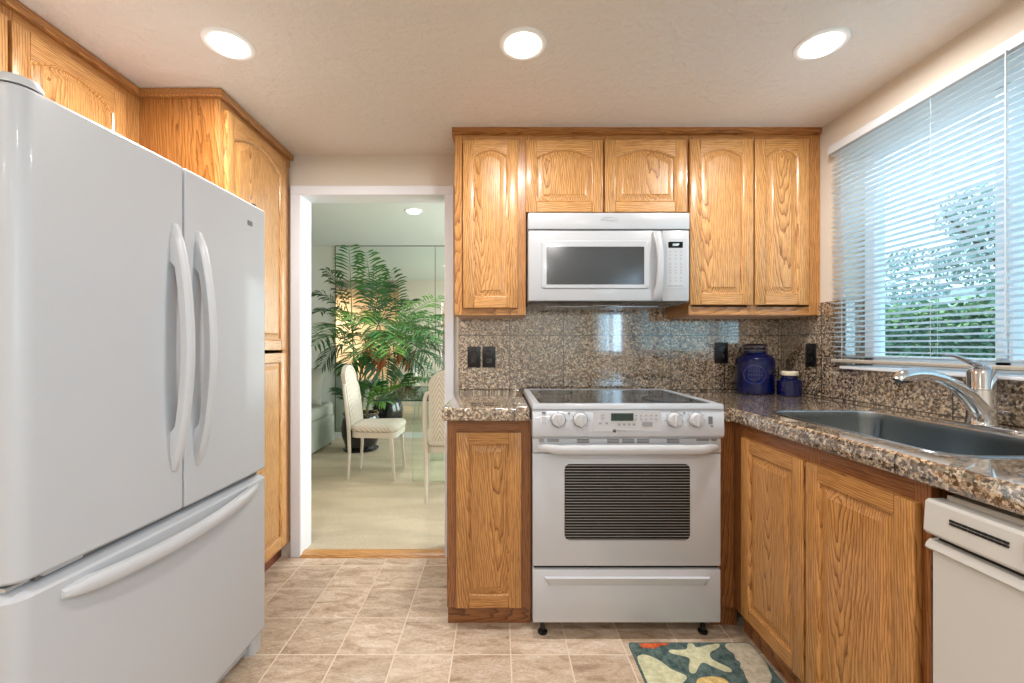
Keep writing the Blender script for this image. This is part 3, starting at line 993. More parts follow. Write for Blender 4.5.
def slab(y0, y1, r0, r1, z0, z1, chamfer_top=0.0):
    """door slab seen from above: rounded front corners r0 (near) and r1 (far), gently bowed front"""
    xb = FX - 0.095
    pts = [(xb, y0), ]
    n = 8
    def bow(y):
        u = (y - FY0) / (FY1 - FY0) * 2 - 1
        return -0.010 * u * u
    for k in range(n + 1):
        a = PI / 2 * k / n
        y = y0 + r0 * (1 - math.sin(PI / 2 - a + 0) if False else 1 - math.cos(a)) if False else y0 + r0 * (1 - math.cos(a))
        pts.append((FX + bow(y0 + r0) - r0 + r0 * math.sin(a), y))
    for k in range(1, 6):
        y = y0 + r0 + (y1 - r1 - y0 - r0) * k / 6
        pts.append((FX + bow(y), y))
    for k in range(n + 1):
        a = PI / 2 * (1 - k / n)
        pts.append((FX + bow(y1 - r1) - r1 + r1 * math.sin(a), y1 - r1 * (1 - math.cos(a))))
    pts.append((xb, y1))
    cxx = sum(q[0] for q in pts) / len(pts); cyy = (y0 + y1) / 2
    def ins(d, dx=0.0):
        out = []
        for x, y in pts:
            nx = x if x <= xb + 1e-6 else x - d - dx
            ny = y + (d if y < cyy else -d) * min(1, abs(y - cyy) / ((y1 - y0) / 2)) ** 6
            out.append((nx - ox, ny - oy))
        return out
    lv = [(z0, ins(0.008)), (z0 + 0.003, ins(0.003)), (z0 + 0.008, ins(0.0)), ]
    if chamfer_top: lv += [(z1 - 0.022, ins(0.0)), (z1 - 0.016, ins(0.004)), (z1, ins(0.004, chamfer_top))]
    else: lv += [(z1 - 0.008, ins(0.0)), (z1 - 0.003, ins(0.003)), (z1, ins(0.008))]
    mm = MB()
    mm.loft([[(q[0], q[1], z) for q in lp] for z, lp in lv])
    return mm


dl = slab(FY0, FYM - 0.003, 0.042, 0.006, 0.702, FT).build('door', white_frid, fr, angle=30)
dr = slab(FYM + 0.003, FY1, 0.006, 0.014, 0.702, FT).build('door', white_frid, fr, angle=30)
fz = slab(FY0, FY1, 0.042, 0.014, 0.070, 0.689, 0.035).build('freezer_drawer', white_frid, fr, angle=30)
B('gasket', vent_grey, fr, FX - 0.10 - ox, FX - 0.030 - ox, FY0 + 0.06 - oy, FY1 - 0.03 - oy, 0.686, 0.704)
B('gasket', vent_grey, fr, FX - 0.10 - ox, FX - 0.012 - ox, FYM - 0.004 - oy, FYM + 0.004 - oy, 0.72, FT - 0.01)


def bow_handle(pts_mid, width_dir, wid, thick, foot_len, base, out):
    """a bar that springs from the face, bows away from it and returns; feet at both ends"""
    pass


def vhandle(yc, ztop, zbot, bow):
    mm = MB()
    n = 28
    loops = []
    f0 = FX - 0.004
    for k in range(n + 1):
        t = k / n
        z = ztop + (zbot - ztop) * t
        s = math.sin(PI * t)
        xo = f0 + 0.010 + bow * s ** 0.72
        foot = 0.17
        if t < foot or t > 1 - foot: xi = f0 - 0.004
        else: xi = xo - 0.024
        wd_ = 0.0165 * (0.55 + 0.45 * min(1, s * 4.5))
        tip = min(1, s * 6)
        loops.append([(xi - ox, yc - wd_ - oy, z), (xo - 0.006 - ox, yc - wd_ - oy, z), (xo - ox, yc - wd_ * 0.55 - oy, z),
                      (xo - ox, yc + wd_ * 0.55 - oy, z), (xo - 0.006 - ox, yc + wd_ - oy, z), (xi - ox, yc + wd_ - oy, z)])
        # square step at the foot
        if abs(t - foot) < 0.5 / n or abs(t - (1 - foot)) < 0.5 / n:
            pass
    mm.loft(loops)
    return mm


vhandle(1.250, Z_(223, 1.24), Z_(471, 1.24), 0.050).build('handle', white_plas, dl, angle=40)
vhandle(1.342, Z_(231, 1.325), Z_(466, 1.325), 0.050).build('handle', white_plas, dr, angle=40)
# freezer handle: long level bow
hm = MB()
loops = []
n = 30
ya, yb_ = 0.947, 1.645
zc = 0.640
for k in range(n + 1):
    t = k / n
    y = ya + (yb_ - ya) * t
    s = math.sin(PI * t)
    f0 = FX - 0.006
    xo = f0 + 0.008 + 0.048 * s ** 0.6
    xi = f0 - 0.006 if (t < 0.10 or t > 0.90) else xo - 0.022
    hh = 0.0175 * (0.6 + 0.4 * min(1, s * 4))
    z = zc - 0.012 * s + 0.016 * t
    loops.append([(xi - ox, y - oy, z - hh), (xo - 0.006 - ox, y - oy, z - hh), (xo - ox, y - oy, z - hh * 0.5), (xo - ox, y - oy, z + hh * 0.5),
                  (xo - 0.006 - ox, y - oy, z + hh), (xi - ox, y - oy, z + hh)])
hm.loft(loops)
hm.build('handle', white_plas, fz, angle=40)
# hinges, badge, foot
hg = MB().lathe([(0.0, 0.030), (0.020, 0.029), (0.034, 0.024), (0.040, 0.014), (0.040, 0.004)], FX - 0.055 - ox, FY0 + 0.048 - oy, FT, 24)
hg.box(FX - 0.20 - ox, FX - 0.055 - ox, FY0 + 0.012 - oy, FY0 + 0.085 - oy, FT + 0.004, FT + 0.026, bev=0.006)
hg.build('hinge_cover', white_plas, fr)
hb = MB().lathe([(0.0, 0.004), (0.034, 0.004), (0.034, 0.0)], FX - 0.055 - ox, FY0 + 0.048 - oy, FT, 20)
hb.build('hinge_plate', black_plas, fr)
hg2 = MB().lathe([(0.0, 0.016), (0.016, 0.014), (0.022, 0.002)], FX - 0.045 - ox, FY1 - 0.04 - oy, FT, 20)
hg2.build('hinge_cover', black_plas, fr)
mh_ = MB().box(FX - 0.12 - ox, FX - 0.028 - ox, FY0 + 0.004 - oy, FY0 + 0.05 - oy, 0.6915, 0.6995, bev=0.002)
mh_.lathe([(0.0, 0.002), (0.012, 0.001), (0.012, -0.006)], FX - 0.045 - ox, FY0 + 0.03 - oy, 0.6985, 14)
mh_.build('centre_hinge', chrome, fr)
B('door_stop', white_plas, fr, FX - 0.06 - ox, FX - 0.022 - ox, FY0 + 0.07 - oy, FY0 + 0.155 - oy, 0.691, 0.7005, bev=0.002)
B('badge', grey_print, dr, FX - 0.007 - ox, FX - 0.0035 - ox, 1.590 - oy, 1.616 - oy, 1.637, 1.654)
ft = MB().prism(rrect(FX - 0.10 - ox, FX - 0.02 - ox, FY1 - 0.07 - oy, FY1 - 0.004 - oy, 0.02, 5), 'z', 0.0, 0.07)
ft.build('roller_cover', white_plas, fr, angle=40)

_d = Matrix.Rotation(FROT, 3, 'Z') @ Vector((FX - ox, FY1 - oy, 0))
fr.rotation_euler.z = FROT
fr.location = (FX - _d.x, FY1 - _d.y, 0)

# ------------------------------------------------------------------ range
RX0, RX1 = 0.1405, 0.9005
RY = 1.736
rg = empty('electric_range', ((RX0 + RX1) / 2, 2.05, 0), 0, 'white slide-in electric range with a black glass cooktop', 'range')
rx, ry = rg.location.x, rg.location.y
def rX(px, Y=RY): return X_(px, Y) - rx
def rZ(py, Y=RY): return Z_(py, Y)
HW = (RX1 - RX0) / 2
B('body', white_app, rg, -HW + 0.003, HW - 0.003, 1.785 - ry, 2.338 - ry, 0.055, 0.93)
# cooktop: white frame, black glass, burners
ck = MB()
c0, c1y = 1.718 - ry, 2.340 - ry
K0, K1 = -HW - 0.003, HW + 0.003
inn = rrect(K0 + 0.030, K1 - 0.030, c0 + 0.036, c1y - 0.030, 0.012, 4)
out = rrect(K0, K1, c0, c1y, 0.006, 4)
ck.loft([[(q[0], q[1], 0.930 if False else 0.9355) for q in out], [(q[0], q[1], 0.950) for q in out],
         [(q[0] * 0.994, q[1] * 0.994, 0.955) for q in out], [(q[0], q[1], 0.955) for q in inn], [(q[0], q[1], 0.951) for q in inn]], True, False)
ckt = ck.build('cooktop_frame', white_app, rg)
MB().prism(rrect(K0 + 0.029, K1 - 0.029, c0 + 0.035, c1y - 0.029, 0.012, 4), 'z', 0.949, 0.9525).build('cooktop_glass', black_glass, ckt)
for bx, by, br in ((0.195, 1.875, 0.075), (0.245, 2.18, 0.09), (0.70, 1.90, 0.11), (0.66, 2.19, 0.075)):
    bb = MB()
    bb.lathe([(0.0, 0.0006), (br * 0.86, 0.0006), (br * 0.86, 0.0)], 0, 0, 0, 40)
    bb.lathe([(br * 0.93, 0.0), (br * 0.93, 0.0006), (br, 0.0006), (br, 0.0)], 0, 0, 0, 40)
    bb.build('burner', burner_m, ckt, ((bx + 0.045) - rx, by - ry, 0.9525))
# control panel
cp = MB()
pz0, pz1 = 0.8195, 0.938
prof = [(1.79 - ry, pz0), (1.726 - ry, pz0), (1.716 - ry, pz0 + 0.010), (1.714 - ry, pz0 + 0.03), (1.720 - ry, pz1 - 0.012), (1.728 - ry, pz1 - 0.002), (1.79 - ry, pz1 - 0.002)]
cp.loft([[(-HW - 0.002, y, z) for y, z in prof], [(-HW + 0.002, y, z) for y, z in prof], [(HW - 0.002, y, z) for y, z in prof], [(HW + 0.002, y, z) for y, z in prof]])
cpo = cp.build('control_panel', white_app, rg)
YP = 1.716
def cX(px): return X_(px, YP) - rx
def cZ(py): return Z_(py, YP)
for kpx in (558.1, 580.2, 674.0, 696.0):
    k = MB()
    k.lathe([(0.0285, 0.0), (0.0285, -0.006), (0.0265, -0.010), (0.025, -0.022), (0.0235, -0.026), (0.0, -0.027)], 0, 0, 0, 32, axis='y')
    k.box(-0.006, 0.006, -0.034, -0.020, -0.0245, 0.0245, bev=0.003, seg=2)
    ko = k.build('knob', white_plas, cpo, (cX(kpx), 1.7195 - ry, cZ(419.5)))
    dm = MB()
    for a in range(8):
        an = math.radians(-135 + 270 * a / 7)
        dm.box(0.036 * math.sin(an) - 0.0013, 0.036 * math.sin(an) + 0.0013, -0.0012, 0.002, 0.036 * math.cos(an) - 0.0013, 0.036 * math.cos(an) + 0.0013)
    dm.lathe([(0.0305, -0.0016), (0.0295, -0.0022), (0.0285, -0.0016)], 0, 0, 0, 32, axis='y')
    dm.build('dial_marks', grey_print, ko, (0, -0.0045, 0))
MB().prism([(cX(593.5), cZ(431)), (cX(661.7), cZ(431)), (cX(659.8), cZ(410.8)), (cX(593.8), cZ(410.8))], 'y', 1.7125 - ry, 1.725 - ry).build('touch_panel', white_plas, cpo)
B('display', lcd_m, cpo, cX(610.8), cX(633.1), 1.7108 - ry, 1.72 - ry, cZ(420.6), cZ(413.1))
kk = []
for r_ in range(2):
    for c_ in range(5):
        x = cX(635.7 + 5.05 * c_); z = cZ(415.4 + 3.6 * r_)
        kk.append((x - 0.0035, x + 0.0035, 1.7112 - ry, 1.713 - ry, z - 0.0022, z + 0.0022))
for c_ in range(6):
    x = cX(619 + 4.9 * c_ if c_ < 4 else 600 + 6.5 * (c_ - 4)); z = cZ(424.3 if c_ < 4 else 423.0)
    kk.append((x - 0.005, x + 0.005, 1.7112 - ry, 1.713 - ry, z - 0.004, z + 0.004))
for c_ in range(2):
    x = cX(602.5); z = cZ(415.0 + 3.2 * c_)
    kk.append((x - 0.007, x + 0.007, 1.7112 - ry, 1.713 - ry, z - 0.0015, z + 0.0015))
kk.append((cX(641.8), cX(652), 1.7112 - ry, 1.713 - ry, cZ(426.3), cZ(421.8)))
for q in kk: B('touch_key', logo_grey, cpo, *q)
sw = MB()
sw.box(cX(541.8), cX(545.8), 1.7135 - ry, 1.722 - ry, cZ(423), cZ(416.5), bev=0.001)
sw.build('rocker_switch', white_plas, cpo)
kk = []
kk.append((cX(542), cX(545.6), 1.7145 - ry, 1.722 - ry, cZ(413.7), cZ(411.9)))
kk.append((cX(708.5), cX(712.5), 1.7145 - ry, 1.722 - ry, cZ(424), cZ(416.5)))
kk.append((cX(710.8), cX(713), 1.7145 - ry, 1.722 - ry, cZ(427), cZ(425.4)))
kk.append((cX(568.3), cX(569.8), 1.7145 - ry, 1.722 - ry, cZ(413.8), cZ(412.5)))
kk.append((cX(683.6), cX(685.1), 1.7145 - ry, 1.722 - ry, cZ(413.8), cZ(412.5)))
for q in kk: B('panel_mark', grey_print, cpo, *q)
lg = text('logo', 'MAYTAG', 0.009, grey_print, cpo, (cX(621.2), 1.7116 - ry, cZ(430.6)), (PI / 2, 0, 0), 0.0003)
MB().lathe([(0.0060, 1.7140 - ry), (0.0060, 1.7098 - ry), (0.0036, 1.7098 - ry), (0.0036, 1.7140 - ry)], cX(614.2), cZ(430.6), 0, 20, axis='y').build('emblem', black_plas, cpo)

B('logo_rule', logo_grey, cpo, cX(626), cX(644), 1.7112 - ry, 1.714 - ry, cZ(430.75), cZ(430.4))

# oven door
dz0, dz1 = rZ(566.3), rZ(437.8)
B('seam_shadow', dark_gap, rg, -HW + 0.006, HW - 0.006, 1.752 - ry, 1.79 - ry, 0.26, 0.826)
od = MB()
od.box(-HW, HW, RY - ry, 1.782 - ry, dz0, rZ(453.5), bev=0.005, seg=2)
od.box(-HW, HW, RY - 0.002 - ry, 1.782 - ry, rZ(452.8), dz1, bev=0.005, seg=2)
odo = od.build('oven_door', white_app, rg)
wp = rrect(rX(564.5), rX(689.8), rZ(540), rZ(464), 0.022, 6)
MB().loft([[(q[0], RY + 0.004 - ry, q[1]) for q in wp], [(q[0], RY - 0.0022 - ry, q[1]) for q in wp]]).build('oven_window', oven_m, odo)
hd = MB()
loops = []
n = 26
for k in range(n + 1):
    t = k / n
    x = rX(538) + (rX(718.3) - rX(538)) * t
    s = min(1.0, math.sin(PI * t) * 3.2)
    d_ = 0.010 + 0.036 * s ** 0.8
    zt, zb = rZ(443.2), rZ(452.3 - 1.8 * (1 - s))
    yo = RY - d_ - ry
    yi = RY + 0.002 - ry if (t < 0.07 or t > 0.93) else yo + 0.020
    loops.append([(x, yi, zt), (x, yo + 0.006, zt), (x, yo, zt - 0.008), (x, yo, zb + 0.010), (x, yo + 0.006, zb + 0.002), (x, yi, zb)])
hd.loft(loops)
hd.build('handle', white_plas, odo, angle=40)
for (a, b, top, bot) in ((539.2, 544, 439.1, 441.7), (546.9, 559, 439.1, 441.7), (577, 589, 439, 443), (606.9, 619, 439, 443), (621.8, 634, 439, 443),
                         (636.8, 649, 439, 443), (666.6, 679, 439, 443), (696.2, 708.6, 438.8, 441), (711, 716.4, 438.8, 441)):
    hgt = (bot - top) / 3.0
    vt = MB()
    for r_ in range(2):
        vt.box(rX(a), rX(b), RY - 0.0032 - ry, RY - ry, rZ(top + r_ * (bot - top) * 0.55 + hgt * 1.1), rZ(top + r_ * (bot - top) * 0.55))
    vt.build('vent_slot', vent_grey, odo)
# drawer with a pressed pull
dw = MB()
ez0, ez1 = rZ(623), rZ(569.6)
dw.box(-HW, HW, RY - ry, 1.782 - ry, ez0, ez1, bev=0.006, seg=2)
dwo = dw.build('storage_drawer', white_app, rg)
pl = MB()
xa, xb = rX(544), rX(710)
za, zb = rZ(585.5), rZ(576.5)
y0 = RY - ry - 0.0002
pl.loft([[(xa, y0, zb + 0.0), (xb, y0, zb), (xb - 0.004, y0, zb - 0.012), (xb - 0.02, y0, za), (xa + 0.02, y0, za), (xa + 0.004, y0, zb - 0.012)],
         [(xa + 0.006, y0 - 0.011, zb - 0.003), (xb - 0.006, y0 - 0.011, zb - 0.003), (xb - 0.012, y0 - 0.011, zb - 0.010), (xb - 0.028, y0 - 0.003, za + 0.006), (xa + 0.028, y0 - 0.003, za + 0.006), (xa + 0.012, y0 - 0.011, zb - 0.010)]])
pl.build('drawer_pull', white_app, dwo, angle=20)
for fx, fy in ((0.185, 1.785), (0.85, 1.785), (0.185, 2.28), (0.85, 2.28)):
    MB().lathe([(0.020, 0.0), (0.020, 0.008), (0.010, 0.014), (0.009, 0.056)], fx - rx, fy - ry, 0, 14).build('leveling_leg', black_plas, rg)

# ------------------------------------------------------------------ microwave
MYF = 2.03
mw = empty('microwave_oven', ((0.1415 + 0.9) / 2, 2.2, Z_(303, MYF)), 0, 'white over-the-range microwave oven hung under the cabinets', 'microwave')
mx_, my_, mz_ = mw.location
def qX(px): return X_(px, MYF) - mx_
def qZ(py): return Z_(py, MYF) - mz_
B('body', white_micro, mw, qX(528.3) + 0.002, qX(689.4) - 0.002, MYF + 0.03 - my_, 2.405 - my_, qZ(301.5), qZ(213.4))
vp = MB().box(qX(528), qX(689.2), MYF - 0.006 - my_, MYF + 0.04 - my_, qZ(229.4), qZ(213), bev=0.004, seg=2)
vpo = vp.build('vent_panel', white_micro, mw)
text('logo', 'Whirlpool', 0.020, logo_grey, vpo, (qX(609), MYF - 0.0061 - my_, qZ(220.6)), (PI / 2, 0, 0), 0.0003)
MB().tube([(qX(601.5) + 0.0 + 0.033 * (1 + math.cos(a)) , MYF - 0.0064 - my_, qZ(220) + 0.011 * math.sin(a)) for a in [0.4 + 0.25 * i for i in range(15)]], 0.0006, 5).build('emblem', logo_grey, vpo)
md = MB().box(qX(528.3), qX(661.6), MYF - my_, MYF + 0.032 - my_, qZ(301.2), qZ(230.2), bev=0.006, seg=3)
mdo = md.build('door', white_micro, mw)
fo = rrect(qX(540.5), qX(650.2), qZ(289.4), qZ(240), 0.014, 6)
fi_ = rrect(qX(542.0), qX(648.7), qZ(288), qZ(241.4), 0.012, 6)
fj = rrect(qX(545.5), qX(644.8), qZ(285.6), qZ(245.8), 0.004, 6)
y_ = MYF - my_
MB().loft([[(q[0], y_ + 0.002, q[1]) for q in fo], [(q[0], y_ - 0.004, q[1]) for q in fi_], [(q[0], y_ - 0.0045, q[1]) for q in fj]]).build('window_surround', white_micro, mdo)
MB().loft([[(q[0], y_ + 0.001, q[1]) for q in rrect(qX(546.4), qX(643.9), qZ(284.6), qZ(246.8), 0.003, 3)],
           [(q[0], y_ - 0.0052, q[1]) for q in rrect(qX(546.4), qX(643.9), qZ(284.6), qZ(246.8), 0.003, 3)]]).build('window_glass', grey_glass, mdo)
hh_ = MB()
loops = []
for k in range(25):
    t = k / 24
    z = qZ(299.5) + (qZ(231.5) - qZ(299.5)) * t
    s = math.sin(PI * t) ** 0.7
    yo = y_ - 0.006 - 0.030 * s
    yi = y_ + 0.002 if (t < 0.14 or t > 0.86) else yo + 0.018
    xl = qX(652.2) + 0.016 * s; xr = qX(661.2)
    loops.append([(xl, yi, z), (xl, yo + 0.005, z), (xl + 0.007, yo, z), (xr - 0.007, yo, z), (xr, yo + 0.005, z), (xr, yi, z)])
hh_.loft(loops)
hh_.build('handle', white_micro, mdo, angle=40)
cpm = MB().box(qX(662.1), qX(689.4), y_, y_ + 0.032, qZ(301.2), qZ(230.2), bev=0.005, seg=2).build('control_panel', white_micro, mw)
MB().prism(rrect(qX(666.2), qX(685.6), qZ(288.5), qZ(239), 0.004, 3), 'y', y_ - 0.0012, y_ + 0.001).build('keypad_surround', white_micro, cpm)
B('display', black_glass, cpm, qX(668.2), qX(682.6), y_ - 0.002, y_ + 0.001, qZ(247.9), qZ(241.9))
text('display_digits', '10:07', 0.0145, seg_m, cpm, (qX(675.6), y_ - 0.0021, qZ(244.9)), (PI / 2, 0, 0), 0.0002)
kk = []
rows = [251.8, 255.2, 258.8, 264.0, 267.3, 270.3, 273.0, 278.0, 281.0]
for zr in rows:
    for xc in (670.2, 675.5, 680.9):
        x = qX(xc); z = qZ(zr)
        kk.append((x - 0.0042, x + 0.0042, y_ - 0.0019, y_ - 0.001, z - 0.0022, z + 0.0022))
for k in range(3):
    x = qX(670.2 + 5.3 * k)
    kk.append((x - 0.011, x + 0.011, y_ - 0.0019, y_ - 0.001, qZ(286.6), qZ(285.4)))
for q in kk: B('key', logo_grey, cpm, *q)
un = MB()
un.prism([(y_ + 0.004, qZ(301.3)), (2.40 - my_, qZ(301.3)), (2.40 - my_, qZ(301.3) - 0.012), (y_ + 0.05, qZ(301.3) - 0.012)], 'x', qX(528.6), qX(689))
und = un.build('underside', micro_under, mw)
B('grease_filter', steel, und, -0.28, -0.02, y_ + 0.12, y_ + 0.30, qZ(301.3) - 0.015, qZ(301.3) - 0.011)
B('grease_filter', steel, und, 0.02, 0.28, y_ + 0.12, y_ + 0.30, qZ(301.3) - 0.015, qZ(301.3) - 0.011)
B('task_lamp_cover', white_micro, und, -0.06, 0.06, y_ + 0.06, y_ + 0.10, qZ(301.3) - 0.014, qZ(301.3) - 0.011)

# ------------------------------------------------------------------ dishwasher
DWX, DWY = 0.957, 0.949
dwm = empty('dishwasher', (DWX, DWY, 0), -PI / 2, 'off-white dishwasher under the counter at the right edge', 'dishwasher')
B('body', almond_dk, dwm, 0.004, 0.596, 0.03, 0.60, 0.09, 0.862)
B('lower_panel', almond, dwm, 0.0, 0.60, 0.0, 0.03, 0.12, 0.757, bev=0.003)
lip = MB().prism([(0.03, 0.742), (-0.006, 0.742), (-0.009, 0.746), (-0.006, 0.755), (0.002, 0.762), (0.03, 0.764)], 'x', -0.006, 0.606)
lip.build('panel_lip', almond, dwm)
pnl = MB().prism([(0.03, 0.777), (-0.008, 0.777), (-0.014, 0.784), (-0.010, 0.846), (-0.004, 0.852), (0.03, 0.852)], 'x', -0.004, 0.604)
pno = pnl.build('control_panel', almond, dwm)
B('top_shadow_gap', dark_gap, dwm, 0.004, 0.596, 0.012, 0.03, 0.757, 0.777)
kk = []
for r_ in range(2):
    for k in range(9):
        kk.append((0.050 + 0.0118 * k, 0.050 + 0.0118 * k + 0.0098, -0.0142, -0.009, 0.815 + r_ * 0.0066, 0.8195 + r_ * 0.0066))
for q in kk: B('vent_slot', dark_gap, pno, *q)
MB().loft([[(q[0], -0.0125, q[1]) for q in rrect(0.176, 0.30, 0.797, 0.842, 0.006, 3)], [(q[0], -0.0160, q[1]) for q in rrect(0.178, 0.298, 0.799, 0.840, 0.006, 3)]]).build('latch_plate', almond_dk, pno)
B('toe_plate', dark_gap, dwm, 0.004, 0.596, 0.06, 0.075, 0.0, 0.10)

# ------------------------------------------------------------------ sink and faucet
sk = empty('kitchen_sink', (ccx, ccy, CT), 0, 'stainless steel single-bowl sink set in the granite counter', 'sink')
def lp(off, z, r): return [(q[0] - ccx, q[1] - ccy, z) for q in rrect(SX0 - off, SX1 + off, SY0 - off, SY1 + off, r, 8)]
mm = MB()
mm.loft([lp(0.014, 0.0004, SR + 0.014), lp(0.012, 0.003, SR + 0.012), lp(0.001, 0.003, SR + 0.001), lp(-0.004, -0.001, SR - 0.004)], False, False)
rim = mm.build('rim', steel, sk)
mm = MB()
mm.loft([lp(-0.004, -0.001, SR - 0.004), lp(-0.006, -0.02, SR - 0.006), lp(-0.010, -0.165, SR - 0.01), lp(-0.020, -0.185, SR - 0.02), lp(-0.045, -0.193, SR - 0.045),
         ], False, True)
bowl = mm.build('bowl', steel_dark, sk)
MB().lathe([(0.055, 0.0), (0.055, 0.003), (0.042, 0.004), (0.038, 0.001), (0.0, 0.0008)], 0.02, -0.02, -0.193, 28).build('drain', chrome, bowl)
MB().prism(rrect(0.176, 0.177 + 0.0, -0.0, 0.03, 0.0003, 2), 'z', -0.05, -0.045)

FXc, FYc = 1.515, 1.348
fa = empty('faucet', (FXc, FYc, CT), 0, 'chrome single-lever kitchen faucet behind the sink', 'faucet')
dp = rrect(-0.026, 0.026, -0.128, 0.128, 0.025, 8)
MB().loft([[(q[0], q[1], 0) for q in dp], [(q[0], q[1], 0.006) for q in dp], [(q[0] * 0.9, q[1] * 0.97, 0.011) for q in dp]]).build('deck_plate', chrome, fa)
MB().lathe([(0.038, 0.010), (0.036, 0.016), (0.034, 0.03), (0.033, 0.118), (0.0345, 0.120), (0.0345, 0.124), (0.033, 0.127), (0.033, 0.172), (0.028, 0.182), (0.014, 0.188), (0.0, 0.189)], 0, 0, 0, 28).build('body', chrome, fa)
path = [(-0.004, 0.028), (-0.022, 0.062), (-0.052, 0.098), (-0.095, 0.132), (-0.140, 0.154), (-0.185, 0.166), (-0.220, 0.168), (-0.250, 0.164), (-0.268, 0.156), (-0.276, 0.146)]
rad = [0.028, 0.0255, 0.022, 0.0185, 0.017, 0.017, 0.0195, 0.0205, 0.0185, 0.0145]
spx = [(x, -0.01 - 0.02 * abs(x), z) for x, z in path]
MB().tube(spx, rad, 16).build('spout', chrome, fa)
MB().lathe([(0.0145, 0.0), (0.0145, -0.008), (0.011, -0.009), (0.0, -0.009)], -0.258, -0.0155, 0.149, 18).build('spray_head', black_plas, fa)
lev = [(0.006, 0.185), (-0.02, 0.196), (-0.05, 0.209), (-0.08, 0.221), (-0.105, 0.226), (-0.122, 0.225)]
MB().tube([(x, -0.004, z) for x, z in lev], [0.020, 0.016, 0.0115, 0.009, 0.008, 0.006], 14, flat=0.55).build('lever', chrome, fa)

# ------------------------------------------------------------------ jars on the counter
JX, JY = 1.376, 2.305
jar = empty('glass_jar', (JX, JY, CT), -0.54, 'large cobalt blue clamp-lid glass jar in the counter corner', 'jar', 'cobalt blue jars on the counter')
MB().lathe([(0.086, 0.0), (0.092, 0.006), (0.093, 0.02), (0.093, 0.165), (0.091, 0.182), (0.080, 0.198), (0.058, 0.210), (0.053, 0.216), (0.053, 0.238), (0.055, 0.240), (0.055, 0.244), (0.0, 0.244)], n=40).build('body', cobalt_m, jar)
MB().lathe([(0.056, 0.2465), (0.058, 0.250), (0.057, 0.258), (0.048, 0.264), (0.02, 0.267), (0.0, 0.267)], n=36).build('lid', cobalt_m, jar)
ring = lambda r, z, n=40: [(r * math.cos(2 * PI * k / n), r * math.sin(2 * PI * k / n), z) for k in range(n + 1)]
bw = MB()
bw.tube(ring(0.0555, 0.230), 0.0018, 6); bw.tube(ring(0.0595, 0.252), 0.0018, 6)
bw.tube([(-0.058, 0.0, 0.256), (-0.074, -0.004, 0.246), (-0.078, -0.006, 0.222), (-0.068, -0.006, 0.206), (-0.058, -0.002, 0.228)], 0.002, 6)
bw.tube([(0.058, 0.0, 0.254), (0.070, -0.003, 0.246), (0.070, -0.004, 0.232), (0.057, 0, 0.228)], 0.002, 6)
bw.build('wire_clamp', chrome, jar)
em = MB()
def on_jar(u, v): return (0.0945 * math.sin(u / 0.0945), -0.0945 * math.cos(u / 0.0945), v)
em.tube([on_jar(0.052 * math.cos(a), 0.105 + 0.048 * math.sin(a)) for a in [2 * PI * k / 36 for k in range(37)]], 0.0016, 5)
for k in range(3):
    for j in range(6 - (k == 0) * 1):
        u = -0.03 + 0.012 * j; v = 0.083 + 0.022 * k
        em.tube([on_jar(u, v - 0.006), on_jar(u + 0.003, v + 0.006), on_jar(u + 0.006, v - 0.006)], 0.0012, 5)
em.build('embossing', cobalt_raised, jar)
j2 = empty('glass_jar', (1.484, 2.19, CT), 0, 'small cobalt blue glass jar with a cream lid beside the big jar', 'jar', 'cobalt blue jars on the counter')
MB().lathe([(0.050, 0.0), (0.054, 0.005), (0.0545, 0.07), (0.051, 0.080), (0.038, 0.086), (0.035, 0.090), (0.035, 0.104), (0.0, 0.104)], n=36).build('body', cobalt_m, j2)
MB().lathe([(0.037, 0.1045), (0.0385, 0.107), (0.0385, 0.122), (0.036, 0.125), (0.0, 0.125)], n=36).build('lid', cream_lid, j2)

# ------------------------------------------------------------------ outlets
def outlet(loc, rz, label, kind, w_=0.074, h_=0.118):
    t = empty('wall_outlet' if kind != 'switch' else 'light_switch', loc, rz, label, 'outlet' if kind != 'switch' else 'switch', 'black plates on the granite')
    B('plate', black_plas, t, -w_ / 2, w_ / 2, -0.006, 0, -h_ / 2, h_ / 2, bev=0.003, seg=2)
    if kind == 'switch':
        B('rocker', plate_m, t, -0.016, 0.016, -0.009, -0.005, -0.033, 0.033, bev=0.002)
    else:
        for s in (-1, 1):
            r = MB().prism(rrect(-0.016, 0.016, s * 0.021 - 0.014, s * 0.021 + 0.014, 0.008, 4), 'y', -0.0085, -0.005).build('receptacle', plate_m, t)
            sl_ = MB()
            sl_.box(-0.008, -0.0055, -0.0088, -0.008, s * 0.021 - 0.004, s * 0.021 + 0.006)
            sl_.box(0.0055, 0.008, -0.0088, -0.008, s * 0.021 - 0.004, s * 0.021 + 0.006)
            sl_.build('slot', black_plas, r)
    return t


yo_ = 2.4105
outlet((X_(474.1, yo_), yo_, Z_(357, yo_)), 0, 'black switch plate at the left end of the granite backsplash', 'switch')
outlet((X_(488.9, yo_), yo_, Z_(357, yo_)), 0, 'black double outlet just right of the black switch plate', 'duplex')
outlet((X_(721, yo_), yo_, Z_(353, yo_)), 0, 'black outlet on the backsplash left of the big blue jar', 'duplex')
outlet((1.586, 2.176, 1.141), -PI / 2, 'black outlet on the side backsplash below the window end', 'duplex')

# ------------------------------------------------------------------ rug
def fpt(zx, zy):
    px, py = 620 + zx / 5.69, 635 + zy / 5.69
    s = (py - HY) / CH
    return ((px - HX) / s, F / s)


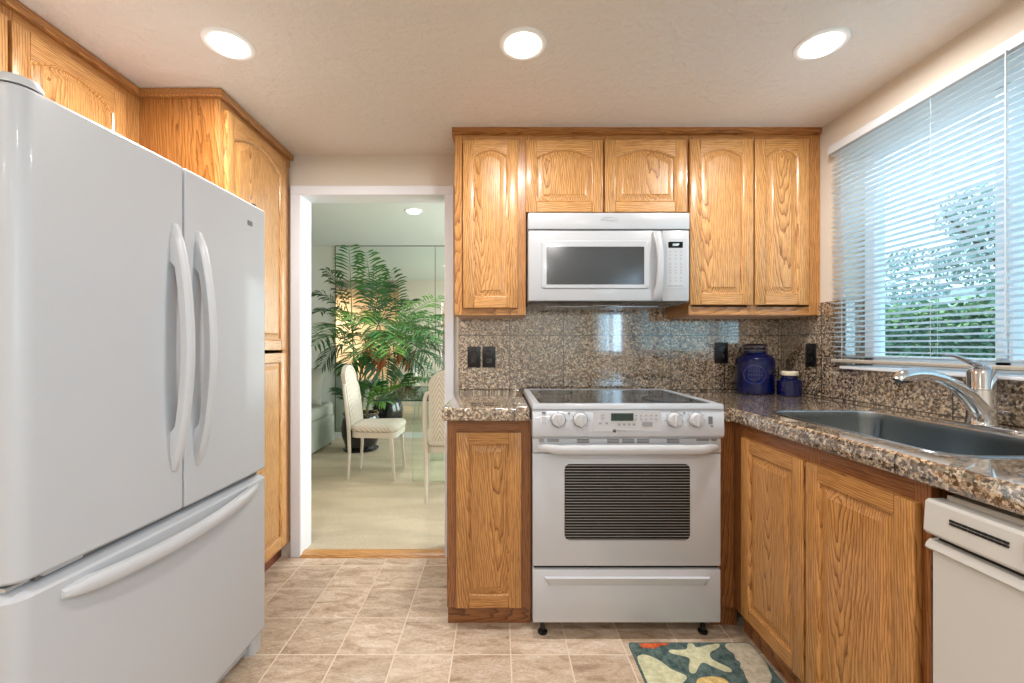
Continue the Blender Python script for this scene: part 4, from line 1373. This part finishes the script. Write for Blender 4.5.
RGX0, RGX1, RGY0, RGY1 = 0.518, 1.002, 0.96, 1.712
rgx, rgy = (RGX0 + RGX1) / 2, (RGY0 + RGY1) / 2
rug = empty('kitchen_rug', (rgx, rgy, 0), 0, 'teal kitchen rug with starfish and shells in front of the sink cabinet', 'rug')
m = MB()
m.prism([(q[0], q[1]) for q in rrect(RGX0 - rgx, RGX1 - rgx, RGY0 - rgy, RGY1 - rgy, 0.012, 4)], 'z', 0.0, 0.008)
m.build('pile', rug_bg, rug)
def motif(name, pts, mat, z=0.0):
    q = [fpt(*p) for p in pts]
    q = [(min(max(x, RGX0 + 0.006), RGX1 - 0.004) - rgx, min(max(y, RGY0 + 0.01), RGY1 - 0.006) - rgy) for x, y in q]
    # Chaikin smoothing keeps the outline soft
    for _ in range(2):
        r = []
        for i in range(len(q)):
            a, b = q[i], q[(i + 1) % len(q)]
            r += [(0.75 * a[0] + 0.25 * b[0], 0.75 * a[1] + 0.25 * b[1]), (0.25 * a[0] + 0.75 * b[0], 0.25 * a[1] + 0.75 * b[1])]
        q = r
    b = bmesh.new()
    lo = [b.verts.new((x, y, 0.0076)) for x, y in q]
    hi = [b.verts.new((x, y, 0.0094 + z)) for x, y in q]
    for i in range(len(q)):
        k = (i + 1) % len(q)
        b.faces.new((lo[i], lo[k], hi[k], hi[i]))
    f = b.faces.new(hi)
    bmesh.ops.triangulate(b, faces=[f])
    MB().bm(b).build(name, mat, rug, smooth=False)
motif('starfish', [(375, 50), (415, 52), (428, 88), (490, 72), (548, 56), (574, 70), (552, 92), (508, 112), (516, 150), (580, 180), (632, 205), (640, 226), (602, 224),
                   (530, 195), (470, 162), (446, 195), (430, 234), (395, 230), (390, 185), (402, 142), (340, 128), (272, 112), (284, 96), (335, 98), (385, 96)], rug_star)
motif('coral', [(590, 50), (660, 44), (740, 42), (800, 105), (872, 178), (848, 215), (868, 250), (850, 300), (800, 340), (740, 300), (718, 258), (702, 215), (680, 195), (690, 168),
                (655, 150), (650, 120), (622, 102), (600, 84)], rug_coral)
motif('shell', [(88, 138), (118, 124), (155, 126), (212, 150), (265, 188), (292, 210), (382, 245), (380, 270), (300, 330), (200, 380), (160, 340), (120, 220)], rug_star)
motif('orange_shell', [(100, 62), (190, 56), (285, 50), (252, 74), (228, 72), (214, 84), (200, 80), (190, 98), (172, 82), (158, 88), (146, 80), (136, 94), (118, 74)], rug_orange)
motif('straw_shell', [(428, 268), (480, 252), (550, 250), (612, 268), (640, 330), (560, 420), (440, 380)], rug_yellow)

# ------------------------------------------------------------------ dining room: mirrored wall
mwl = empty('wall_mirror', (-0.6, 5.49, 0), 0, 'mirrored panels covering the far wall of the dining room', 'mirror')
xs = [X_(335.6, 5.48), X_(435.2, 5.48), 0.45, 1.7]
for i in range(3):
    MB().box(xs[i] + 0.002 + 0.6, xs[i + 1] - 0.002 + 0.6, -0.012, -0.002, 0.09, 2.463).build('mirror_panel', mirror_m, mwl)
for i in range(3):
    B('joint_strip', dark_gap, mwl, xs[i] - 0.003 + 0.6, xs[i] + 0.003 + 0.6, -0.0135, -0.002, 0.09, 2.463)
B('top_channel', vent_grey, mwl, xs[0] + 0.6, xs[3] + 0.6, -0.016, -0.002, 2.452, 2.4635)
struct(B('baseboard_dining', dwall_m, None, -4.4, 1.95, 5.478, 5.50, 0.012, 0.088), 'baseboard under the mirrored wall')

# sofa along the left
sf = empty('sofa', (-2.45, 4.2, 0.012), 0, 'pale grey-green upholstered sofa at the left beyond the doorway', 'sofa')
so = lambda x: x + 2.45
yo2 = lambda y: y - 4.2
B('base', sofa_m, sf, so(-2.95), so(-1.975), yo2(3.1), yo2(5.2), 0.02, 0.36, bev=0.02, seg=3)
B('seat_cushion', sofa_m, sf, so(-2.75), so(-1.965), yo2(3.28), yo2(4.2), 0.35, 0.50, bev=0.045, seg=4)
B('seat_cushion', sofa_m, sf, so(-2.75), so(-1.965), yo2(4.21), yo2(5.02), 0.35, 0.50, bev=0.045, seg=4)
B('backrest', sofa_m, sf, so(-3.0), so(-2.70), yo2(3.1), yo2(5.2), 0.3, 0.86, bev=0.07, seg=4)
B('armrest', sofa_m, sf, so(-2.95), so(-1.99), yo2(5.02), yo2(5.22), 0.06, 0.50, bev=0.04, seg=4)
B('armrest', sofa_m, sf, so(-2.95), so(-1.99), yo2(3.08), yo2(3.28), 0.06, 0.56, bev=0.05, seg=4)
for fx_ in (so(-2.9), so(-2.02)):
    for fy_ in (yo2(3.16), yo2(5.14)):
        MB().lathe([(0.022, 0.0), (0.026, 0.03)], fx_, fy_, 0, 12).build('foot', black_plas, sf)
cu = bmesh.new()
bmesh.ops.create_cube(cu, size=1.0)
bmesh.ops.subdivide_edges(cu, edges=cu.edges[:], cuts=7, use_grid_fill=True)
for v in cu.verts:
    x, y, z = v.co * 2
    k = (1 - 0.92 * max(abs(y), abs(z)) ** 3.0)
    v.co = Vector((0.085 * x * max(0.08, k) , 0.23 * y * (1 - 0.07 * (1 - z * z)), 0.22 * z * (1 - 0.07 * (1 - y * y))))
bmesh.ops.rotate(cu, verts=cu.verts[:], cent=(0, 0, 0), matrix=Matrix.Rotation(-0.35, 3, 'Y'))
bmesh.ops.rotate(cu, verts=cu.verts[:], cent=(0, 0, 0), matrix=Matrix.Rotation(-PI / 2, 3, 'Z'))
cu_o = MB().bm(cu).build('throw_pillow', pillow_m, None, (-2.20, 4.86, 0.735), angle=80)
tag(cu_o, 'light grey throw pillow on the sofa seat beyond the doorway', 'pillow')

# ------------------------------------------------------------------ dining chairs
def dining_chair(loc, rz, label):
    """faces local +y, origin at the middle of the seat on the floor"""
    t = empty('dining_chair', loc, rz, label, 'chair', 'whitewashed dining chairs')
    SH = 0.43
    # seat
    st = [(q[0], q[1]) for q in rrect(-0.205, 0.205, -0.20, 0.225, 0.07, 6)]
    st = [(x * (1.0 + 0.12 * (y / 0.22)), y) for x, y in st]
    s = MB()
    s.loft([[(x * 0.96, y * 0.96, SH - 0.012) for x, y in st], [(x, y, SH) for x, y in st], [(x, y, SH + 0.025) for x, y in st], [(x * 0.93, y * 0.93, SH + 0.045) for x, y in st], [(x * 0.6, y * 0.6, SH + 0.052) for x, y in st]])
    s.build('seat', chev_m, t, angle=60)
    ap = MB()
    so_ = [(x * 0.965, y * 0.965) for x, y in st]; si = [(x * 0.86, y * 0.86) for x, y in st]
    ap.loft([[(x, y, SH - 0.013) for x, y in so_], [(x, y, SH - 0.062) for x, y in so_], [(x, y, SH - 0.062) for x, y in si], [(x, y, SH - 0.013) for x, y in si]], False, False)
    ap.build('seat_rail', chair_wood, t)
    for sx in (-1, 1):
        MB().loft([[(sx * 0.205 + dx * 0.010, 0.20 + dy * 0.010, 0) for dx, dy in ((-1, -1), (1, -1), (1, 1), (-1, 1))],
                   [(sx * 0.195 + dx * 0.015, 0.165 + dy * 0.015, SH - 0.01) for dx, dy in ((-1, -1), (1, -1), (1, 1), (-1, 1))]]).build('leg', chair_wood, t)
    # rear posts run from the floor to a rounded shoulder part way up the back
    for sx in (-1, 1):
        pts = [(sx * 0.175, -0.215, 0.0), (sx * 0.178, -0.200, 0.25), (sx * 0.182, -0.205, 0.45), (sx * 0.182, -0.230, 0.68), (sx * 0.180, -0.245, 0.785), (sx * 0.168, -0.250, 0.82), (sx * 0.148, -0.252, 0.832)]
        m_ = MB()
        m_.tube(pts, [0.012, 0.015, 0.017, 0.017, 0.016, 0.015, 0.013], 8)
        m_.build('leg', chair_wood, t)
    # back: arched frame round an upholstered panel, leaning a little
    def back_pt(u, v, d):
        return (u, -0.205 - 0.075 * ((v - 0.45) / 0.55) + d, v)
    def arch(i, z0):
        a = 0.150 - i
        pts = [(-a, z0), (a, z0)]
        for k in range(17):
            an = PI * k / 16
            pts.append((a * math.cos(an), 0.885 + (0.115 - i) * math.sin(an)))
        return pts
    fo_, fi2 = arch(0, 0.44), arch(0.024, 0.464)
    b_ = MB()
    b_.loft([[back_pt(u, v, 0.018) for u, v in fo_], [back_pt(u, v, -0.018) for u, v in fo_], [back_pt(u, v, -0.018) for u, v in fi2], [back_pt(u, v, 0.018) for u, v in fi2], [back_pt(u, v, 0.018) for u, v in fo_]], False, False)
    b_.build('back_frame', chair_wood, t)
    b_ = MB()
    fi3 = arch(0.03, 0.47); fi4 = arch(0.05, 0.49)
    b_.loft([[back_pt(u, v, -0.022) for u, v in fi4], [back_pt(u, v, -0.014) for u, v in arch(0.0235, 0.4635)], [back_pt(u, v, 0.014) for u, v in arch(0.0235, 0.4635)], [back_pt(u, v, 0.026) for u, v in fi4]])
    b_.build('backrest', chev_m, t, angle=60)
    return t


dining_chair((-1.105, 3.955, 0.012), -PI / 2, 'cream herringbone dining chair in front of the potted palm, seen from its side')
dining_chair((-0.375, 3.43, 0.012), 0.06, 'cream herringbone dining chair nearest the doorway, seen from behind')

# ------------------------------------------------------------------ glass table
tb = empty('dining_table', (-0.28, 4.15, 0.012), 0, 'glass-topped dining table on glass slab legs beyond the doorway', 'table')
tp = rrect(-0.72, 0.72, -0.74, 0.42, 0.03, 4)
m = MB()
m.loft([[(q[0], q[1], 0.735) for q in tp], [(q[0], q[1], 0.747) for q in tp]], mi=0)
m.m = [1] * (len(m.f) - 2) + [0, 0]
m.build('tabletop', [table_glass, edge_glass], tb, angle=30)
for sy in (-0.42, 0.25):
    m = MB().box(-0.46, 0.46, sy - 0.007, sy + 0.007, 0.0, 0.735)
    m.m = [0, 0, 0, 1, 0, 1]
    m.build('leg', [table_glass, edge_light], tb, smooth=False)
MB().box(-0.2, 0.2, -0.412, 0.242, 0.30, 0.312).build('stretcher', [table_glass], tb, smooth=False)

# ------------------------------------------------------------------ potted palm
PXc, PYc = -1.555, 4.88
palm = empty('potted_palm', (PXc, PYc, 0.012), 0, 'tall potted palm with arching fronds beyond the doorway', 'plant')
pot = MB().lathe([(0.15, 0.0), (0.19, 0.004), (0.195, 0.02), (0.16, 0.028), (0.17, 0.05), (0.205, 0.16), (0.215, 0.26), (0.20, 0.35), (0.185, 0.385), (0.20, 0.405), (0.20, 0.42), (0.18, 0.42), (0.175, 0.39), (0.0, 0.385)], n=36).build('pot', pot_m, palm)
MB().lathe([(0.174, 0.388), (0.12, 0.398), (0.0, 0.402)], n=24).build('soil', soil_m, palm)
stem_data = [(-0.06, 0.02, -0.11, 1.42), (0.02, -0.05, 0.14, 1.30), (0.05, 0.05, 0.26, 1.05), (-0.03, -0.02, 0.03, 1.15), (-0.08, -0.04, -0.24, 0.85)]
for sx, sy, tx, hz in stem_data:
    m = MB()
    pts = [(sx + (tx - sx) * (k / 8) ** 1.5, sy * (1 - k / 16), 0.38 + (hz - 0.38) * k / 8) for k in range(9)]
    m.tube(pts, [0.016 - 0.0012 * k for k in range(9)], 8)
    m.build('stem', stem_m, palm)


def frond(p0, p1, sag, leaf_len, mat, nl=26, droop=0.35, name='frond', start=0.15, wid=0.0100):
    """a stalk from p0 to p1 that arches by sag, with pairs of folded narrow leaflets"""
    p0, p1 = Vector(p0), Vector(p1)
    def pt(t):
        q = p0.lerp(p1, t)
        q.z += sag * 4 * t * (1 - t)
        return q
    m = MB()
    m.tube([pt(k / 10) for k in range(11)], [0.0065 - 0.0005 * k for k in range(11)], 6)
    for k in range(nl):
        t = start + (1 - start) * (k + 0.5) / nl
        c = pt(t)
        d = (pt(min(1, t + 0.03)) - pt(t - 0.03)).normalized()
        side = d.cross(Vector((0, 0, 1)))
        if side.length < 0.2: side = d.cross(Vector((0, 1, 0)))
        side.normalize()
        # let fronds that stand upright show their leaflets to the room
        side = (side + Vector((0.35 * (1 if side.x >= 0 else -1), 0, 0))).normalized()
        nrm = side.cross(d).normalized()
        L = leaf_len * (0.45 + 0.85 * math.sin(PI * min(1, (t - start) / (1 - start) * 0.82 + 0.14)))
        for s in (-1, 1):
            jit = random.uniform(-0.12, 0.12)
            a = (side * s * 0.86 + d * (0.52 + jit) + nrm * random.uniform(-0.05, 0.25)).normalized()
            Ls = L * random.uniform(0.85, 1.12)
            pa = c
            pb = c + a * (Ls * 0.5) + Vector((0, 0, -droop * Ls * 0.12))
            pc = c + a * (Ls * 0.82) + Vector((0, 0, -droop * Ls * 0.42))
            pd = c + a * (Ls * 0.97) + Vector((0, 0, -droop * Ls * 0.85))
            wv = a.cross(nrm).normalized() * wid
            up = nrm * wid * 0.45
            v = [pa, pb + wv + up, pb, pb - wv + up, pc + wv * 0.75 + up * 0.6, pc, pc - wv * 0.75 + up * 0.6, pd]
            m.add(v, [(0, 2, 1), (0, 3, 2), (1, 2, 5, 4), (2, 3, 6, 5), (4, 5, 7), (5, 6, 7)])
    return m.build(name, mat, palm, smooth=False)


def pp(px, py, Y):
    q = at(px, py, Y)
    return (q.x - PXc, q.y - PYc, q.z - 0.012)


fr_list = [
    ((352, 318), (349, 246), 4.90, 4.86, 0.02, 0.20, leaf_m, 17),
    ((374, 318), (366, 252), 4.92, 4.90, 0.03, 0.22, leaf_m, 17),
    ((374, 320), (384, 286), 4.88, 4.70, 0.10, 0.20, leaf_dk, 15),
    ((350, 318), (326, 270), 4.88, 4.75, 0.09, 0.19, leaf_dk, 16),
    ((350, 322), (312, 294), 4.86, 4.70, 0.10, 0.18, leaf_dk, 15),
    ((350, 330), (320, 312), 4.84, 4.55, 0.10, 0.20, leaf_dk, 16),
    ((352, 334), (360, 322), 4.80, 4.25, 0.16, 0.24, leaf_lt, 21),
    ((352, 334), (384, 334), 4.80, 4.28, 0.18, 0.25, leaf_m, 21),
    ((376, 330), (398, 300), 4.88, 4.70, 0.06, 0.16, leaf_dk, 20),
    ((384, 340), (443, 296), 4.86, 4.60, 0.07, 0.24, leaf_lt, 22),
    ((384, 342), (446, 318), 4.84, 4.45, 0.12, 0.26, leaf_m, 24),
    ((384, 345), (444, 340), 4.82, 4.40, 0.16, 0.27, leaf_m, 24),
    ((384, 350), (434, 362), 4.82, 4.62, 0.14, 0.25, leaf_dk, 22),
    ((384, 358), (430, 376), 4.84, 4.78, 0.14, 0.22, leaf_dk, 21),
    ((356, 350), (314, 346), 4.82, 4.42, 0.14, 0.24, leaf_m, 22),
    ((356, 352), (322, 366), 4.82, 4.62, 0.14, 0.24, leaf_dk, 22),
    ((356, 345), (328, 330), 4.80, 4.25, 0.12, 0.23, leaf_m, 21),
    ((366, 345), (366, 356), 4.78, 4.15, 0.16, 0.24, leaf_m, 22),
    ((372, 345), (392, 352), 4.78, 4.20, 0.16, 0.24, leaf_lt, 22),
    ((372, 350), (408, 342), 4.80, 4.30, 0.12, 0.26, leaf_m, 22),
    ((366, 356), (346, 372), 4.80, 4.58, 0.10, 0.22, leaf_m, 21),
    ((372, 356), (384, 378), 4.80, 4.66, 0.10, 0.22, leaf_dk, 21),
    ((372, 405), (392, 388), 4.84, 4.74, 0.06, 0.20, leaf_lt, 24),
    ((368, 405), (372, 385), 4.80, 4.70, 0.06, 0.20, leaf_m, 24),
    ((372, 408), (412, 388), 4.84, 4.86, 0.07, 0.20, leaf_m, 24),
    ((366, 408), (386, 402), 4.80, 4.78, 0.07, 0.18, leaf_lt, 24),
    ((350, 408), (344, 392), 4.90, 5.00, 0.08, 0.18, leaf_dk, 20),
]
for a, b, ya2, yb2, sag, ll, mt, nl in fr_list:
    frond(pp(a[0], a[1], ya2), pp(b[0], b[1], yb2), sag, ll, mt, nl)
for a, b in (((366, 372), (372, 338)), ((372, 372), (378, 350)), ((362, 374), (360, 352)), ((376, 380), (384, 356))):
    m = MB()
    p0, p1 = Vector(pp(a[0], a[1], 4.72)), Vector(pp(b[0], b[1], 4.62))
    for k in range(7):
        e = p1 + Vector((random.uniform(-0.07, 0.07), random.uniform(-0.05, 0.02), random.uniform(-0.12, 0.05)))
        m.tube([p0, p0.lerp(e, 0.5) + Vector((0, 0, 0.03)), e], [0.008, 0.010, 0.004], 6)
    m.build('dry_sheath', dry_m, palm)

# ------------------------------------------------------------------ the garden beyond the window
struct(B('floor_bounce', simple('pale_bounce_ground', C(168, 172, 176), 0.9, bump=(40, 0.3, 0.01)), None, XO + 0.02, 4.2, -8, 12, -0.36, -0.34), 'unseen pale ground strip added to bounce daylight up to the blind')  # out of view, added to throw daylight up under the blind slats
struct(B('floor_lawn', grass_m, None, XO + 0.02, 30, -14, 26, -0.5, -0.35), 'lawn outside the window')


def leaves(m, pts, size, mats_n, zbias=0.3):
    for p_ in pts:
        n_ = Vector((random.gauss(0, 1), random.gauss(0, 1), random.gauss(0, 1) + zbias)).normalized()
        u = n_.orthogonal().normalized()
        u = Matrix.Rotation(random.uniform(0, 2 * PI), 3, n_) @ u
        v = n_.cross(u)
        s = size * random.uniform(0.6, 1.3)
        c = Vector(p_)
        m.add([c - u * s, c + v * s * 0.55, c + u * s, c - v * s * 0.55], [(0, 1, 2, 3)], mats_n if isinstance(mats_n, int) else mats_n(c))


hx0, hx1, hy0, hy1, hz1 = 4.6, 5.7, -1.0, 8.5, 1.62
hd_ = empty('garden_hedge', (5.1, 4, -0.35), 0, 'long clipped green hedge outside the kitchen window', 'hedge')
hc = MB()
hc.box(hx0 + 0.12 - 5.1, hx1 - 5.1, hy0 - 4, hy1 - 4, 0, hz1 + 0.35 - 0.10)
hc.build('inner_growth', hedge_in, hd_)
hl_ = MB()
pts = []
for _ in range(30000):
    pts.append((hx0 + random.gauss(0.07, 0.07) - 5.1, random.uniform(hy0, hy1) - 4, random.uniform(0.6, hz1 + 0.32)))
leaves(hl_, pts, 0.028, lambda c: 1 if (c.z > 1.72 and random.random() < 0.6) or random.random() < 0.06 else 0)
pts = [(random.uniform(hx0, hx1) - 5.1, random.uniform(hy0, hy1) - 4, hz1 + 0.35 + random.gauss(-0.04, 0.06)) for _ in range(5000)]
leaves(hl_, pts, 0.05, lambda c: 1 if random.random() < 0.6 else 0)
hl_.build('foliage', [hedge_m, hedge_lt], hd_, smooth=False)


def tree(loc, h, rad, blobs, mat, label, n, size, trunk_r=0.12):
    t = empty('garden_tree', loc, 0, label, 'tree')
    m = MB()
    m.tube([(0, 0, 0), (0.05, 0.03, h * 0.3), (0.0, 0.05, h * 0.62)], [trunk_r, trunk_r * 0.8, trunk_r * 0.5], 10)
    for k in range(5):
        a = k * 1.3
        m.tube([(0, 0.04, h * 0.45), (rad * 0.3 * math.cos(a), rad * 0.3 * math.sin(a), h * 0.66), (rad * 0.6 * math.cos(a), rad * 0.6 * math.sin(a), h * 0.82)], [trunk_r * 0.5, trunk_r * 0.3, trunk_r * 0.12], 7)
    m.build('trunk', bark_m, t)
    f = MB()
    pts = []
    for _ in range(n):
        bx, by, bz, br = random.choice(blobs)
        v = Vector((random.gauss(0, 1), random.gauss(0, 1), random.gauss(0, 1))).normalized() * br * random.uniform(0.35, 1) ** 0.5
        pts.append((bx + v.x, by + v.y, bz + v.z * 0.8))
    leaves(f, pts, size, 0)
    f.build('crown', mat, t, smooth=False)
    return t


bl1 = [(0, 0, 2.7, 0.9), (0.3, 0.9, 2.3, 0.8), (-0.3, -0.9, 2.6, 0.9), (0.2, 0.3, 3.3, 0.8), (0, -1.6, 2.4, 0.8)]
tree((7.6, 5.0, -0.35), 3.9, 1.5, bl1, tree_leaf, 'dense green garden tree behind the hedge', 15000, 0.05)
bl2 = [(0, 0, 4.0, 1.3), (0.8, 1.2, 3.7, 1.1), (-0.5, 2.2, 3.4, 1.0), (0.2, -1.2, 4.5, 1.1), (0, 0.8, 4.7, 0.9), (0, -2.2, 4.1, 1.0)]
tree((11.6, 9.4, -0.35), 5.6, 2.2, bl2, tree_leaf2, 'taller airy grey-green tree farther behind the hedge', 9000, 0.06, 0.16)
hs = empty('neighbour_house', (17.2, 17.0, -0.35), 0, 'low grey neighbouring house with a white roof edge beyond the hedge', 'house')
B('walls', house_m, hs, -2.6, 3.0, -5.5, 5.5, 0, 2.6)
MB().prism([(-3.2, 2.75), (-3.2, 2.95), (0.3, 3.7), (3.6, 2.95), (3.6, 2.75)], 'y', -6.0, 6.0).build('roof', roof_m, hs)
B('fascia', fascia_m, hs, -3.26, -3.2, -6.0, 6.0, 2.66, 2.98)
for yy in (-3.2, 0.2, 3.2):
    wf_ = B('window', fascia_m, hs, -2.64, -2.6, yy - 0.6, yy + 0.6, 1.0, 2.1)
    B('pane', grey_glass, wf_, -2.65, -2.64, yy - 0.53, yy + 0.53, 1.06, 2.04)
